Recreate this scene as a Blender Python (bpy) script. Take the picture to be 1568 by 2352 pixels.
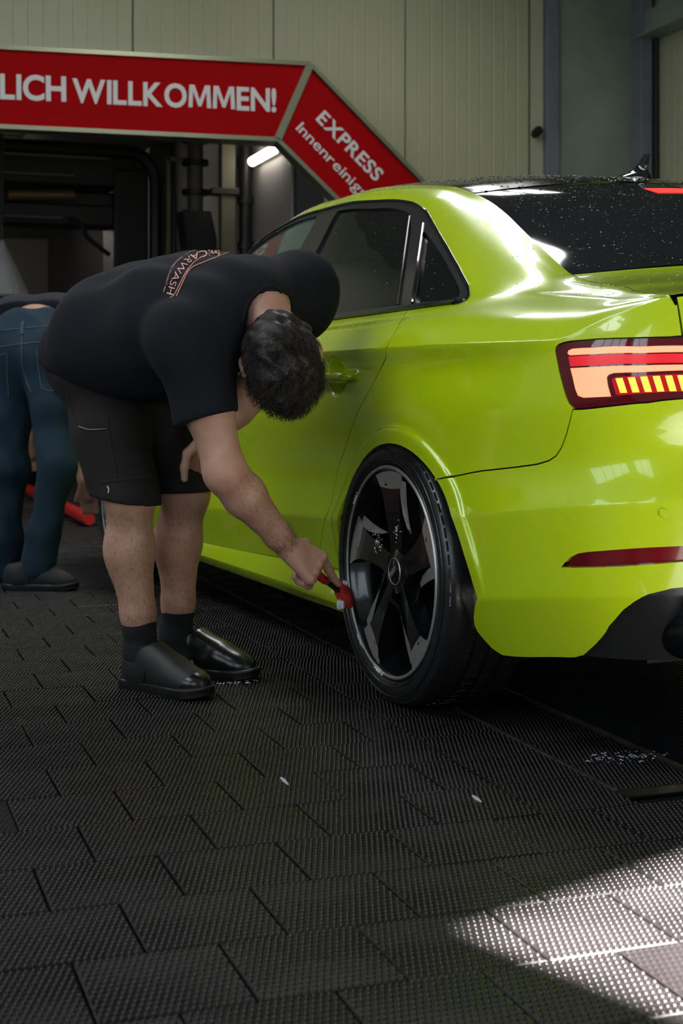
import bpy, bmesh, math, random
import numpy as np
from mathutils import Vector, Matrix, Euler
from mathutils.geometry import delaunay_2d_cdt
random.seed(7); rng = np.random.default_rng(7)
for _o in list(bpy.data.objects): bpy.data.objects.remove(_o, do_unlink=True)
scene = bpy.context.scene
COL = scene.collection
PI = math.pi
R = math.radians
# ---------------------------------------------------------------- camera (x across the hall, y along the wash line, z up)
HEAD = R(19.2)                     # the camera looks this far right of the wash line
EYE = .7525
cd = bpy.data.cameras.new('camera'); cam = bpy.data.objects.new('camera', cd); COL.objects.link(cam)
cam.location = (0, 0, EYE); cam.rotation_euler = (PI/2, 0, -HEAD)
cd.sensor_fit = 'VERTICAL'; cd.sensor_height = 36; cd.sensor_width = 24
cd.lens = 3300/2352*36; cd.shift_y = -271/2352
cd.clip_start = .05; cd.clip_end = 200
cd.dof.use_dof = True; cd.dof.focus_distance = 3.35; cd.dof.aperture_fstop = 6.3
scene.camera = cam
# ---------------------------------------------------------------- light and exposure
world = bpy.data.worlds.new('sky'); scene.world = world; world.use_nodes = True
_nt = world.node_tree; _bg = _nt.nodes['Background']
_sky = _nt.nodes.new('ShaderNodeTexSky'); _sky.sky_type = 'NISHITA'; _sky.sun_disc = False
_sky.sun_elevation = R(60); _sky.sun_rotation = R(158.8); _sky.air_density = 1.2; _sky.dust_density = 2.0
_nt.links.new(_sky.outputs[0], _bg.inputs[0]); _bg.inputs[1].default_value = .10
sl = bpy.data.lights.new('sun', 'SUN'); sun = bpy.data.objects.new('sun', sl); COL.objects.link(sun)
SUN_AZ = Vector((.36, -.93, 0)).normalized(); SUN_EL = R(60)
_to = SUN_AZ*math.cos(SUN_EL)+Vector((0, 0, math.sin(SUN_EL)))
sun.rotation_euler = (-_to).to_track_quat('-Z', 'Y').to_euler(); sun.location = _to*30
sl.energy = 130; sl.angle = R(1.2); sl.color = (1, .95, .88)
scene.view_settings.view_transform = 'Standard'; scene.view_settings.look = 'None'
scene.view_settings.exposure = 0.45; scene.view_settings.gamma = 1; scene.view_settings.use_curve_mapping = False
scene.cycles.max_bounces = 6; scene.cycles.diffuse_bounces = 3; scene.cycles.glossy_bounces = 4; scene.cycles.transparent_max_bounces = 12
scene.cycles.sample_clamp_indirect = 6
# ---------------------------------------------------------------- helpers
def from_cam(xc, zd, z):
    """camera-relative (right, depth, height) -> hall coordinates"""
    c, s = math.cos(HEAD), math.sin(HEAD)
    return Vector((xc*c+zd*s, -xc*s+zd*c, z))
def at(px, py, zd):
    """point at depth zd along the sight line of a photograph pixel"""
    return from_cam((px-784)/3300*zd, zd, EYE+(905-py)/3300*zd)
def new_mat(name, color=(.5, .5, .5), rough=.5, metal=0., coat=0., spec=.5, bump=None, var=None, emit=None, estr=0., trans=0., alpha=1., coat_rough=.03, rough_var=None, sheen=0.):
    """principled material; bump=(scale, strength, distance), var=(scale, colour2, sharpness), rough_var=(scale, rough2)"""
    m = bpy.data.materials.new(name); m.use_nodes = True; nt = m.node_tree; b = nt.nodes['Principled BSDF']
    b.inputs['Base Color'].default_value = (*color, 1); b.inputs['Roughness'].default_value = rough; b.inputs['Metallic'].default_value = metal
    b.inputs['Coat Weight'].default_value = coat; b.inputs['Coat Roughness'].default_value = coat_rough; b.inputs['Specular IOR Level'].default_value = spec
    b.inputs['Transmission Weight'].default_value = trans; b.inputs['Alpha'].default_value = alpha; b.inputs['Sheen Weight'].default_value = sheen
    if emit: b.inputs['Emission Color'].default_value = (*emit, 1); b.inputs['Emission Strength'].default_value = estr
    tc = None
    def coord():
        nonlocal tc
        if tc is None: tc = nt.nodes.new('ShaderNodeTexCoord')
        return tc.outputs['Object']
    if var:
        n = nt.nodes.new('ShaderNodeTexNoise'); n.inputs['Scale'].default_value = var[0]; n.inputs['Detail'].default_value = 6
        nt.links.new(coord(), n.inputs['Vector'])
        r = nt.nodes.new('ShaderNodeValToRGB'); h = var[2] if len(var) > 2 else .2
        r.color_ramp.elements[0].position = .5-h; r.color_ramp.elements[1].position = .5+h
        r.color_ramp.elements[0].color = (*color, 1); r.color_ramp.elements[1].color = (*var[1], 1)
        nt.links.new(n.outputs[0], r.inputs[0]); nt.links.new(r.outputs[0], b.inputs['Base Color'])
    if rough_var:
        n = nt.nodes.new('ShaderNodeTexNoise'); n.inputs['Scale'].default_value = rough_var[0]; n.inputs['Detail'].default_value = 5
        nt.links.new(coord(), n.inputs['Vector'])
        mp = nt.nodes.new('ShaderNodeMapRange'); mp.inputs[1].default_value = .35; mp.inputs[2].default_value = .65
        mp.inputs[3].default_value = rough; mp.inputs[4].default_value = rough_var[1]
        nt.links.new(n.outputs[0], mp.inputs[0]); nt.links.new(mp.outputs[0], b.inputs['Roughness'])
    if bump:
        n = nt.nodes.new('ShaderNodeTexNoise'); n.inputs['Scale'].default_value = bump[0]; n.inputs['Detail'].default_value = 4
        nt.links.new(coord(), n.inputs['Vector'])
        bp = nt.nodes.new('ShaderNodeBump'); bp.inputs['Strength'].default_value = bump[1]; bp.inputs['Distance'].default_value = bump[2]
        nt.links.new(n.outputs[0], bp.inputs['Height']); nt.links.new(bp.outputs[0], b.inputs['Normal'])
    return m
def tag(o, label=None, cat=None, group=None, kind=None):
    if label: o['label'] = label
    if cat: o['category'] = cat
    if group: o['group'] = group
    if kind: o['kind'] = kind
    return o
def link(name, me, mat=None, parent=None, loc=None, rot=None):
    o = bpy.data.objects.new(name, me); COL.objects.link(o)
    if mat is not None and me is not None and not me.materials: me.materials.append(mat)
    if parent is not None: o.parent = parent
    if loc is not None: o.location = loc
    if rot is not None: o.rotation_euler = rot
    return o
def empty(name, loc=(0, 0, 0), rz=0.):
    o = bpy.data.objects.new(name, None); COL.objects.link(o); o.location = loc; o.rotation_euler = (0, 0, rz); o.empty_display_size = .1
    return o
def mesh(name, verts, faces, smooth=False):
    me = bpy.data.meshes.new(name); me.from_pydata([tuple(map(float, v)) for v in verts], [], [tuple(map(int, f)) for f in faces]); me.update()
    if smooth: me.shade_smooth()
    return me
class MB:
    """collects simple solids for one mesh"""
    def __init__(s): s.v = []; s.f = []; s.sm = False
    def add(s, vs, fs):
        n = len(s.v); s.v += [tuple(map(float, v)) for v in vs]; s.f += [tuple(int(i)+n for i in f) for f in fs]; return s
    def box(s, c, d, M=None, bev=0.):
        x, y, z = [k/2 for k in d]
        if bev <= 0:
            vs = [Vector((sx*x, sy*y, sz*z)) for sz in (-1, 1) for sy in (-1, 1) for sx in (-1, 1)]
            fs = [(0, 2, 3, 1), (4, 5, 7, 6), (0, 1, 5, 4), (2, 6, 7, 3), (0, 4, 6, 2), (1, 3, 7, 5)]
        else:
            b = bmesh.new(); bmesh.ops.create_cube(b, size=1)
            for w in b.verts: w.co = Vector((w.co.x*2*x, w.co.y*2*y, w.co.z*2*z))
            bmesh.ops.bevel(b, geom=list(b.edges), offset=bev, segments=2, affect='EDGES', profile=.5)
            b.verts.index_update(); vs = [w.co.copy() for w in b.verts]; fs = [[w.index for w in f.verts] for f in b.faces]; b.free()
        c = Vector(c); vs = [(M @ w if M else w)+c for w in vs]
        return s.add(vs, fs)
    def tube(s, pts, r, n=10, caps=True, flat=None):
        """round tube along points; r scalar or list; flat=(nx,ny,nz,ratio) squashes"""
        pts = [Vector(p) for p in pts]; rr = r if hasattr(r, '__len__') else [r]*len(pts)
        vs = []; up = None
        for i, p in enumerate(pts):
            t = (pts[min(i+1, len(pts)-1)]-pts[max(i-1, 0)]).normalized()
            if up is None:
                up = t.cross(Vector((0, 0, 1)))
                if up.length < 1e-3: up = t.cross(Vector((1, 0, 0)))
                up.normalize()
            else:
                up = (up-t*up.dot(t)).normalized()
            w = t.cross(up)
            vs += [p+(up*math.cos(2*PI*k/n)+w*math.sin(2*PI*k/n))*rr[i] for k in range(n)]
        fs = [(i*n+k, i*n+(k+1) % n, (i+1)*n+(k+1) % n, (i+1)*n+k) for i in range(len(pts)-1) for k in range(n)]
        if caps: fs += [tuple(range(n))[::-1], tuple(range((len(pts)-1)*n, len(pts)*n))]
        return s.add(vs, fs)
    def cyl(s, a, b, r, n=16, r2=None): return s.tube([a, b], [r, r if r2 is None else r2], n)
    def lathe(s, prof, n=48, M=None, closed=False):
        """profile [(radius, height)] about z"""
        vs = [Vector((r*math.cos(2*PI*k/n), r*math.sin(2*PI*k/n), h)) for r, h in prof for k in range(n)]
        m = len(prof); fs = [(i*n+k, i*n+(k+1) % n, ((i+1) % m)*n+(k+1) % n, ((i+1) % m)*n+k) for i in range(m if closed else m-1) for k in range(n)]
        if M: vs = [M @ w for w in vs]
        return s.add(vs, fs)
    def prism(s, poly, h0, h1, M=None):
        """polygon [(x,y)] extruded along z from h0 to h1"""
        n = len(poly); vs = [Vector((x, y, h)) for h in (h0, h1) for x, y in poly]
        if M: vs = [M @ w for w in vs]
        fs = [tuple(range(n))[::-1], tuple(range(n, 2*n))]+[(k, (k+1) % n, n+(k+1) % n, n+k) for k in range(n)]
        return s.add(vs, fs)
    def mesh(s, name, smooth=False, angle=None):
        me = mesh(name, s.v, s.f)
        b = bmesh.new(); b.from_mesh(me); bmesh.ops.recalc_face_normals(b, faces=b.faces); b.to_mesh(me); b.free()
        if smooth:
            me.shade_smooth()
            if angle is not None: me.set_sharp_from_angle(angle=R(angle))
        return me
    def build(s, name, mat, parent=None, smooth=False, angle=40, loc=None, rot=None):
        return link(name, s.mesh(name, smooth, angle), mat, parent, loc, rot)
def catmull(P, n=8, closed=False):
    P = [np.array(p, float) for p in P]; out = []; m = len(P)
    rng_ = range(m if closed else m-1)
    for i in rng_:
        p0 = P[i-1] if (closed or i > 0) else 2*P[0]-P[1]; p1 = P[i]; p2 = P[(i+1) % m]
        p3 = P[(i+2) % m] if (closed or i < m-2) else 2*P[-1]-P[-2]
        for j in range(n):
            t = j/n; out.append(.5*((2*p1)+(-p0+p2)*t+(2*p0-5*p1+4*p2-p3)*t*t+(-p0+3*p1-3*p2+p3)*t**3))
    if not closed: out.append(P[-1])
    return out
def text_mesh(body, size, extrude=.004, bold=0., name='lettering', shear=0., align='LEFT', space=1.0):
    c = bpy.data.curves.new(name, 'FONT'); c.body = body; c.size = size; c.extrude = extrude; c.offset = bold; c.align_x = align; c.shear = shear; c.space_character = space
    c.resolution_u = 4
    o = bpy.data.objects.new(name, c); COL.objects.link(o); bpy.context.view_layer.update()
    dg = bpy.context.evaluated_depsgraph_get(); me = bpy.data.meshes.new_from_object(o.evaluated_get(dg)); me.name = name
    bpy.data.objects.remove(o, do_unlink=True); bpy.data.curves.remove(c)
    me.materials.clear()
    return me
# ---------------------------------------------------------------- car body surface
def cubic_spline(xk, yk):
    """natural cubic spline through knots; xk ascending; vectorised"""
    xk = np.asarray(xk, float); yk = np.asarray(yk, float); n = len(xk)
    h = np.diff(xk); A = np.zeros((n, n)); r = np.zeros(n)
    A[0, 0] = A[-1, -1] = 1
    for i in range(1, n-1):
        A[i, i-1] = h[i-1]; A[i, i] = 2*(h[i-1]+h[i]); A[i, i+1] = h[i]
        r[i] = 6*((yk[i+1]-yk[i])/h[i]-(yk[i]-yk[i-1])/h[i-1])
    m = np.linalg.solve(A, r)
    def f(x):
        x = np.asarray(x, float)
        i = np.clip(np.searchsorted(xk, x)-1, 0, n-2)
        t = x-xk[i]; hh = h[i]
        b = (yk[i+1]-yk[i])/hh-hh*(2*m[i]+m[i+1])/6
        return yk[i]+b*t+m[i]/2*t*t+(m[i+1]-m[i])/(6*hh)*t**3
    return f
def pchip(xk, yk):
    xk = np.asarray(xk, float); yk = np.asarray(yk, float); n = len(xk)
    h = np.diff(xk); dl = np.diff(yk)/h; m = np.zeros(n)
    for i in range(1, n-1):
        if dl[i-1]*dl[i] > 0:
            w1 = 2*h[i]+h[i-1]; w2 = h[i]+2*h[i-1]
            m[i] = (w1+w2)/(w1/dl[i-1]+w2/dl[i])
    m[0] = dl[0]; m[-1] = dl[-1]
    def f(x):
        x = np.clip(np.asarray(x, float), xk[0], xk[-1])
        i = np.clip(np.searchsorted(xk, x)-1, 0, n-2)
        t = (x-xk[i])/h[i]
        return ((2*t**3-3*t**2+1)*yk[i]+(t**3-2*t**2+t)*h[i]*m[i]+(-2*t**3+3*t**2)*yk[i+1]+(t**3-t**2)*h[i]*m[i+1])
    return f
# plan outline of the body at shoulder height (x forward of the rear axle, y to the car's left)
PLAN = [(-.962, 0), (-.958, .2), (-.944, .4), (-.915, .58), (-.87, .70), (-.80, .78), (-.70, .83), (-.55, .864), (-.35, .882), (-.1, .890),
        (.3, .893), (.8, .893), (1.4, .893), (2.0, .892), (2.5, .891), (2.8, .888), (3.05, .872), (3.22, .825), (3.34, .715), (3.43, .50), (3.48, .25), (3.495, 0)]
_pp = np.array(PLAN); _ch = np.concatenate([[0], np.cumsum(np.linalg.norm(np.diff(_pp, axis=0), axis=1))])
_fx, _fy = cubic_spline(_ch, _pp[:, 0]), cubic_spline(_ch, _pp[:, 1])
_tt = np.linspace(0, _ch[-1], 4000); _qx, _qy = _fx(_tt), _fy(_tt)
_al = np.concatenate([[0], np.cumsum(np.hypot(np.diff(_qx), np.diff(_qy)))])
_i0 = np.argmin(np.abs(_qx)+(_qy < .5)*9); _al -= _al[_i0]-_qx[_i0]      # on the flank s equals x
S_REAR, S_FRONT = _al[0], _al[-1]
def plan(s):
    s = np.asarray(s, float)
    x, y = np.interp(s, _al, _qx), np.interp(s, _al, _qy)
    e = .02
    dx = np.interp(s+e, _al, _qx)-np.interp(s-e, _al, _qx); dy = np.interp(s+e, _al, _qy)-np.interp(s-e, _al, _qy)
    # keep the mirror plane tangent lateral
    l = np.hypot(dx, dy)
    return x, y, -dy/l, dx/l                                               # point, outward normal
# feature rows from sill (0) to roof ditch / rear-glass edge / boot gap (12): (s, inward offset, height)
_SG = np.linspace(S_REAR, S_FRONT, 2400)
def _smooth(v, sig):
    n = int(sig/(_SG[1]-_SG[0])*3)
    if n < 1: return v
    k = np.exp(-.5*(np.arange(-n, n+1)/(n/3))**2); k /= k.sum()
    return np.convolve(np.concatenate([2*v[0]-v[n:0:-1], v, 2*v[-1]-v[-2:-n-2:-1]]), k, 'valid')
def _row(tab, sig=.04):
    t = np.array(sorted(tab)); return _smooth(pchip(t[:, 0], t[:, 1])(_SG), sig), _smooth(pchip(t[:, 0], t[:, 2])(_SG), sig)
_e0, _e1 = S_REAR, S_FRONT
_r12 = _row([(_e0, 0, .972), (-1.25, -.004, .964), (-1.05, -.018, .953), (-.948, -.028, .943), (-.90, -.085, .951), (-.86, -.128, .957), (-.78, -.178, .968), (-.70, -.205, .978),
             (-.60, -.228, .988), (-.50, -.247, 1.003), (-.43, -.262, 1.019), (-.36, -.272, 1.049), (-.26, -.284, 1.098), (-.15, -.300, 1.151), (-.05, -.318, 1.197), (.05, -.335, 1.237),
             (.15, -.350, 1.270), (.23, -.360, 1.293), (.32, -.364, 1.317), (.45, -.364, 1.338), (.6, -.362, 1.358), (.9, -.356, 1.381), (1.2, -.346, 1.381), (1.45, -.334, 1.355),
             (1.7, -.300, 1.29), (1.95, -.245, 1.165), (2.15, -.19, 1.05), (2.3, -.16, .985), (2.5, -.155, .945), (2.8, -.15, .90), (3.05, -.13, .855), (3.3, -.08, .80), (3.55, -.02, .752), (3.8, -.01, .74), (_e1, -.01, .74)], .018)
_r6 = _row([(_e0, 0, .972), (-1.25, -.004, .964), (-1.05, -.018, .953), (-.948, -.028, .943), (-.86, -.026, .918), (-.79, -.022, .897), (-.74, -.010, .873), (-.70, -.003, .860), (-.64, 0, .860), (-.5, 0, .861), (-.2, 0, .864), (.1, 0, .864), (.5, 0, .864), (1.2, 0, .862),
            (2.0, 0, .852), (2.6, 0, .83), (3.05, 0, .80), (3.3, 0, .775), (3.55, -.02, .752), (3.8, -.01, .74), (_e1, -.01, .74)], .015)
_rows = [
    _row([(_e0, -.05, .24), (-1.2, -.055, .235), (-.9, -.07, .225), (-.70, -.07, .219), (-.45, -.072, .187), (-.3, -.075, .18), (0, -.075, .18), (.35, -.075, .18), (2.2, -.08, .18), (2.9, -.06, .19), (3.5, -.05, .20), (_e1, -.03, .20)]),
    _row([(_e0, -.018, .365), (-1.2, -.016, .365), (-.86, -.016, .362), (-.73, -.016, .349), (-.54, -.018, .326), (-.39, -.024, .306), (-.2, -.04, .30), (.3, -.046, .288), (.83, -.046, .266), (1.5, -.046, .239), (2.2, -.048, .225), (2.8, -.04, .28), (3.5, -.02, .33), (_e1, -.01, .33)]),
    _row([(_e0, 0, .562), (-1.2, 0, .558), (-.96, 0, .549), (-.815, 0, .538), (-.706, 0, .526), (-.51, -.003, .503), (-.385, -.010, .487), (-.2, -.014, .465), (.1, -.014, .442), (.39, -.013, .424), (.77, -.012, .404), (1.4, -.012, .372), (2.1, -.013, .341), (2.7, -.015, .42), (3.3, 0, .48), (_e1, 0, .50)]),
    _row([(_e0, -.030, .655), (-1.2, -.030, .65), (-.96, -.028, .635), (-.75, -.022, .612), (-.6, -.020, .597), (-.45, -.020, .578), (-.2, -.016, .565), (0, -.018, .555), (.39, -.030, .528), (.77, -.031, .512), (1.4, -.031, .49), (2.1, -.028, .48), (2.7, -.015, .53), (3.3, 0, .57), (_e1, 0, .58)], .07),
    _row([(_e0, -.022, .74), (-1.2, -.018, .738), (-.96, -.008, .735), (-.75, -.003, .728), (-.5, -.006, .72), (-.2, -.010, .715), (.39, -.014, .69), (.77, -.015, .68), (1.4, -.015, .67), (2.1, -.012, .67), (2.7, -.008, .67), (3.3, 0, .66), (_e1, 0, .66)], .07),
    _row([(_e0, -.026, .87), (-1.2, -.020, .866), (-.96, -.010, .86), (-.82, -.004, .845), (-.72, -.004, .825), (-.6, -.012, .812), (-.45, -.017, .806), (-.2, -.019, .806), (.39, -.020, .806), (1.4, -.019, .804), (2.1, -.017, .80), (2.7, -.012, .78), (3.3, -.004, .74), (3.6, 0, .71), (_e1, 0, .70)], .05),
    _r6,
    None,
    _row([(_e0, 0, .972), (-1.25, -.004, .964), (-1.05, -.018, .953), (-.948, -.028, .943), (-.88, -.060, .939), (-.80, -.088, .938), (-.70, -.112, .944), (-.60, -.128, .953), (-.50, -.132, .960), (-.40, -.124, .964), (-.30, -.110, .965), (-.20, -.098, .964), (-.05, -.088, .962), (.2, -.085, .960), (.7, -.085, .959), (1.4, -.085, .957),
          (2.0, -.09, .95), (2.3, -.10, .925), (2.7, -.09, .885), (3.05, -.07, .84), (3.3, -.04, .79), (3.55, -.02, .752), (3.8, -.01, .74), (_e1, -.01, .74)], .03)]
_a9 = pchip([-.95, -.55, -.3, -.05, .3, 2.0, 2.4], [.30, .28, .27, .27, .29, .29, .33])(_SG); _b9 = pchip([-.95, -.55, -.3, -.05, .3, 2.0, 2.4], [.32, .30, .33, .38, .43, .43, .36])(_SG)
_a10 = pchip([-.95, -.55, -.3, 0, .35, 2.0, 2.4], [.66, .62, .58, .59, .67, .67, .67])(_SG); _b10 = pchip([-.95, -.55, -.3, 0, .35, 2.0, 2.4], [.70, .70, .69, .71, .82, .82, .72])(_SG)
_a11 = pchip([-.95, -.55, -.3, 0, .35, 2.0, 2.4], [.86, .84, .82, .83, .86, .86, .86])(_SG); _b11 = pchip([-.95, -.55, -.3, 0, .35, 2.0, 2.4], [.88, .89, .885, .895, .955, .955, .90])(_SG)
_d8, _z8 = _rows[8]; _d6, _z6 = _r6; _d12, _z12 = _r12
_rows[7] = (_d6+.40*(_d8-_d6), _z6+.56*(_z8-_z6))
_rows += [(_d8+_a*(_d12-_d8), _z8+_b*(_z12-_z8)) for _a, _b in ((_smooth(_a9, .05), _smooth(_b9, .05)), (_smooth(_a10, .05), _smooth(_b10, .05)), (_smooth(_a11, .05), _smooth(_b11, .05)))]+[_r12]
ROWD = np.array([r[0] for r in _rows]); ROWZ = np.array([r[1] for r in _rows])      # 13 x n
CREASE = {1, 2, 6}
NV = 12
_segs = []; _cs = [0]+sorted(CREASE)+[NV]
for _a, _b in zip(_cs[:-1], _cs[1:]): _segs += [(_a, _b)]*(_b-_a)
WHEEL_ARCHES = [(-.039, .264, .369), (2.632, .265, .369)]
FLARE = .045
def surf(s, v):
    """body-side surface: s along the plan outline, v in 0..12 up the section -> (x, y, z) arrays"""
    s = np.asarray(s, float); v = np.clip(np.asarray(v, float), 0, NV-1e-9)
    fi = np.clip((s-_SG[0])/(_SG[1]-_SG[0]), 0, len(_SG)-1.000001); i = fi.astype(int); w = fi-i
    k = v.astype(int); t = v-k
    def get(kk): return (ROWD[kk, i]*(1-w)+ROWD[kk, i+1]*w, ROWZ[kk, i]*(1-w)+ROWZ[kk, i+1]*w)
    lo = np.array([a for a, b in _segs])[k]; hi = np.array([b for a, b in _segs])[k]
    p1, p2 = get(k), get(k+1); p0, p3 = get(np.maximum(k-1, lo)), get(np.minimum(k+2, hi))
    out = []
    for c in (0, 1):
        m1 = np.where(k > lo, .5*(p2[c]-p0[c]), p2[c]-p1[c]); m2 = np.where(k+1 < hi, .5*(p3[c]-p1[c]), p2[c]-p1[c])
        out.append((2*t**3-3*t**2+1)*p1[c]+(t**3-2*t**2+t)*m1+(-2*t**3+3*t**2)*p2[c]+(t**3-t**2)*m2)
    d, z = out
    for cs, cz, R in WHEEL_ARCHES:                                     # pressed lip round the wheel openings
        r = np.hypot(s-cs, z-cz)
        a = np.clip((R+FLARE-r)/.010, 0, 1); a = a*a*(3-2*a)
        up = np.clip((z-.30)/.12, 0, 1); up = up*up*(3-2*up)
        d = d+a*up*.010
    for hs, hz in ((.325, .797), (1.42, .797)):                          # finger cup behind the door handles
        q = 1-((s-hs)/.058)**2-((z-hz)/.052)**2
        d = d-.016*np.clip(q, 0, 1)**.8
    x, y, nx, ny = plan(s)
    return x+nx*d, y+ny*d, z
def surf_n(s, v, e=.004):
    """unit outward normal"""
    s = np.asarray(s, float); v = np.asarray(v, float)
    A = np.stack(surf(s+e, v), -1)-np.stack(surf(s-e, v), -1)
    f = .03
    B = np.stack(surf(s, np.minimum(v+f, NV)), -1)-np.stack(surf(s, np.maximum(v-f, 0)), -1)
    n = np.cross(B, A); l = np.linalg.norm(n, axis=-1, keepdims=True)
    n = n/np.maximum(l, 1e-12)
    return n
# ---------------------------------------------------------------- hall
M_RUB = new_mat('wet_black_rubber', (.0060, .0048, .0056), .17, spec=.30, var=(9., (.010, .0085, .0095), .25), rough_var=(2.2, .36), bump=(160., .15, .002))
M_SLAB = new_mat('wet_concrete', (.012, .012, .013), .5, var=(5., (.02, .02, .02)))
M_WALL = new_mat('cream_wall_panel', (.46, .465, .32), .45, var=(.7, (.40, .415, .27), .3), bump=(30., .08, .002))
M_WALLD = new_mat('panel_joint', (.20, .20, .16), .7)
M_STEEL = new_mat('galvanised_steel', (.36, .43, .37), .42, metal=.35, var=(1.6, (.20, .25, .21), .22), bump=(8., .15, .01))
M_FRAME = new_mat('violet_grey_paint', (.20, .20, .24), .5, var=(3., (.15, .15, .18)))
M_GREYW = new_mat('grey_wall', (.30, .30, .30), .7, var=(1.2, (.24, .24, .24)))
M_DARKW = new_mat('dark_grey_cladding', (.055, .056, .062), .6)
M_CEIL = new_mat('ceiling_sheet', (.30, .31, .29), .6, var=(1., (.24, .25, .23)))
M_ALU = new_mat('aluminium_edge', (.30, .32, .22), .35, metal=.7, bump=(40., .1, .002))
M_RED = new_mat('red_sign_face', (.36, .0005, .002), .7, var=(1.4, (.30, .0005, .002), .3), spec=.08)
M_LET = new_mat('white_sign_letter', (.62, .60, .60), .5)
M_BLACK = new_mat('black_machine_paint', (.012, .012, .013), .45)
M_LAMP = new_mat('lamp_tube', (1, 1, 1), .5, emit=(1, .93, .80), estr=7.)
M_SKYL = new_mat('daylight_panel', (.9, .9, .9), .4, emit=(1., .985, .95), estr=11.)
M_FILL = new_mat('added_fill_pane', (.8, .85, .9), .3, emit=(.92, .97, 1.), estr=4.3)  # glowing panes of the added left-bay roof light
M_WINW = new_mat('frosted_wall_pane', (.8, .85, .9), .3, emit=(.80, .94, 1.), estr=1.55)
YW = 9.71                      # back wall
XR = 5.86                      # right wall
XL = -3.6; ZC = 4.3
def struct(name, me, mat, parent=None):
    o = link(name, me, mat, parent)
    if parent is None: o['kind'] = 'structure'
    return o
# --- floor slab and rubber tiles in running bond, 0.2 m
floor = struct('floor', MB().box((1.2, 8, -.065), (16, 28, .08)).mesh('floor'), M_SLAB)
TILE, TG = .1990, .0022
def tile_mesh(name, low=False, width=TILE, nx=20, ny=14):
    b = MB(); h = 0.; w = TILE/2-TG/2; u = width/2-TG/2; c = .0015
    if not low:
        b.add([(-u, -w, -.016), (u, -w, -.016), (u, w, -.016), (-u, w, -.016), (-u, -w, h-c), (u, -w, h-c), (u, w, h-c), (-u, w, h-c), (-u+c, -w+c, h), (u-c, -w+c, h), (u-c, w-c, h), (-u+c, w-c, h)],
              [(0, 1, 5, 4), (1, 2, 6, 5), (2, 3, 7, 6), (3, 0, 4, 7), (4, 5, 9, 8), (5, 6, 10, 9), (6, 7, 11, 10), (7, 4, 8, 11), (8, 9, 10, 11)])
    else:
        b.add([(-u, -w, h), (u, -w, h), (u, w, h), (-u, w, h)], [(0, 1, 2, 3)])
    nflat = len(b.f)
    px, py = (2*u)/nx, (2*w)/ny
    for j in range(ny):
        for i in range(nx-(j % 2)):
            cx = -u+(i+.5+.5*(j % 2))*px; cy = -w+(j+.5)*py
            if low:
                a, c2, t = .0032, .0046, .0034
                b.add([(cx-a, cy-c2, h), (cx+a, cy-c2, h), (cx+a, cy+c2, h), (cx-a, cy+c2, h), (cx, cy, h+t)], [(0, 1, 4), (1, 2, 4), (2, 3, 4), (3, 0, 4)])
            else:
                vs = []; n = 7
                for rr, hh in ((1, 0), (.78, .0022)):
                    vs += [(cx+.0037*rr*math.cos(2*PI*k/n), cy+.0050*rr*math.sin(2*PI*k/n), h+hh) for k in range(n)]
                vs.append((cx, cy, h+.0033))
                b.add(vs, [(k, (k+1) % n, n+(k+1) % n, n+k) for k in range(n)]+[(n+k, n+(k+1) % n, 2*n) for k in range(n)])
    me = mesh(name, b.v, b.f, True)
    for p in list(me.polygons)[:nflat]: p.use_smooth = False
    return me
tm = tile_mesh('rubber_tile'); tmh = tile_mesh('rubber_half_tile', width=.0985, nx=10)
tm.materials.append(M_RUB); tmh.materials.append(M_RUB)
low = {0: tile_mesh('tl', True), 1: tile_mesh('tlh', True, .0985, 10)}
spots = []
Y0 = 2.1126; XB = 1.1885
def add_tile(X, Y, half=0):
    zd = X*math.sin(HEAD)+Y*math.cos(HEAD); xx = X*math.cos(HEAD)-Y*math.sin(HEAD)
    if zd < .3 or xx/max(zd, .9) > .40 or xx/max(zd, .9) < -.62: return
    spots.append((X, Y, zd, abs(xx)/zd, half))
for j in range(-7, 37):
    Y = Y0+(j+.5)*.2; inner = Y > 2.4
    off = 0. if j % 2 else .1
    for i in range(-22, 34):
        X = XB-.1-off+i*.2            # right edge on XB when off is 0
        if not inner or X < XB-.05: add_tile(X, Y)
        elif off and abs(X-XB) < .02: add_tile(XB-.05, Y, 1)
    if inner: add_tile(XB+.1, Y)
nearest = sorted([p for p in spots if p[2] > 1.5 and p[3] < .262], key=lambda p: p[2])[:300]; nset = set(id(p) for p in nearest)
for p in nearest:
    o = link('rubber_tile', tmh if p[4] else tm, None, floor, (p[0], p[1], random.uniform(-.0012, .0006)), (random.uniform(-.003, .003), random.uniform(-.003, .003), random.choice((0, PI))+random.uniform(-.004, .004)))
V = []; Fl = []; nb = 0
ld = {k: (np.array([v.co[:] for v in m.vertices]), [tuple(q.vertices) for q in m.polygons]) for k, m in low.items()}
for p in spots:
    if id(p) in nset: continue
    vv, ff = ld[p[4]]; V.append(vv+np.array([p[0], p[1], rng.uniform(-.0012, .0006)])); Fl += [tuple(q+nb for q in f) for f in ff]; nb += len(vv)
tag(link('rubber_tile_field', mesh('rubber_tile_field', np.concatenate(V), Fl), M_RUB, floor), 'black studded rubber tiles farther away', kind='stuff')
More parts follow.
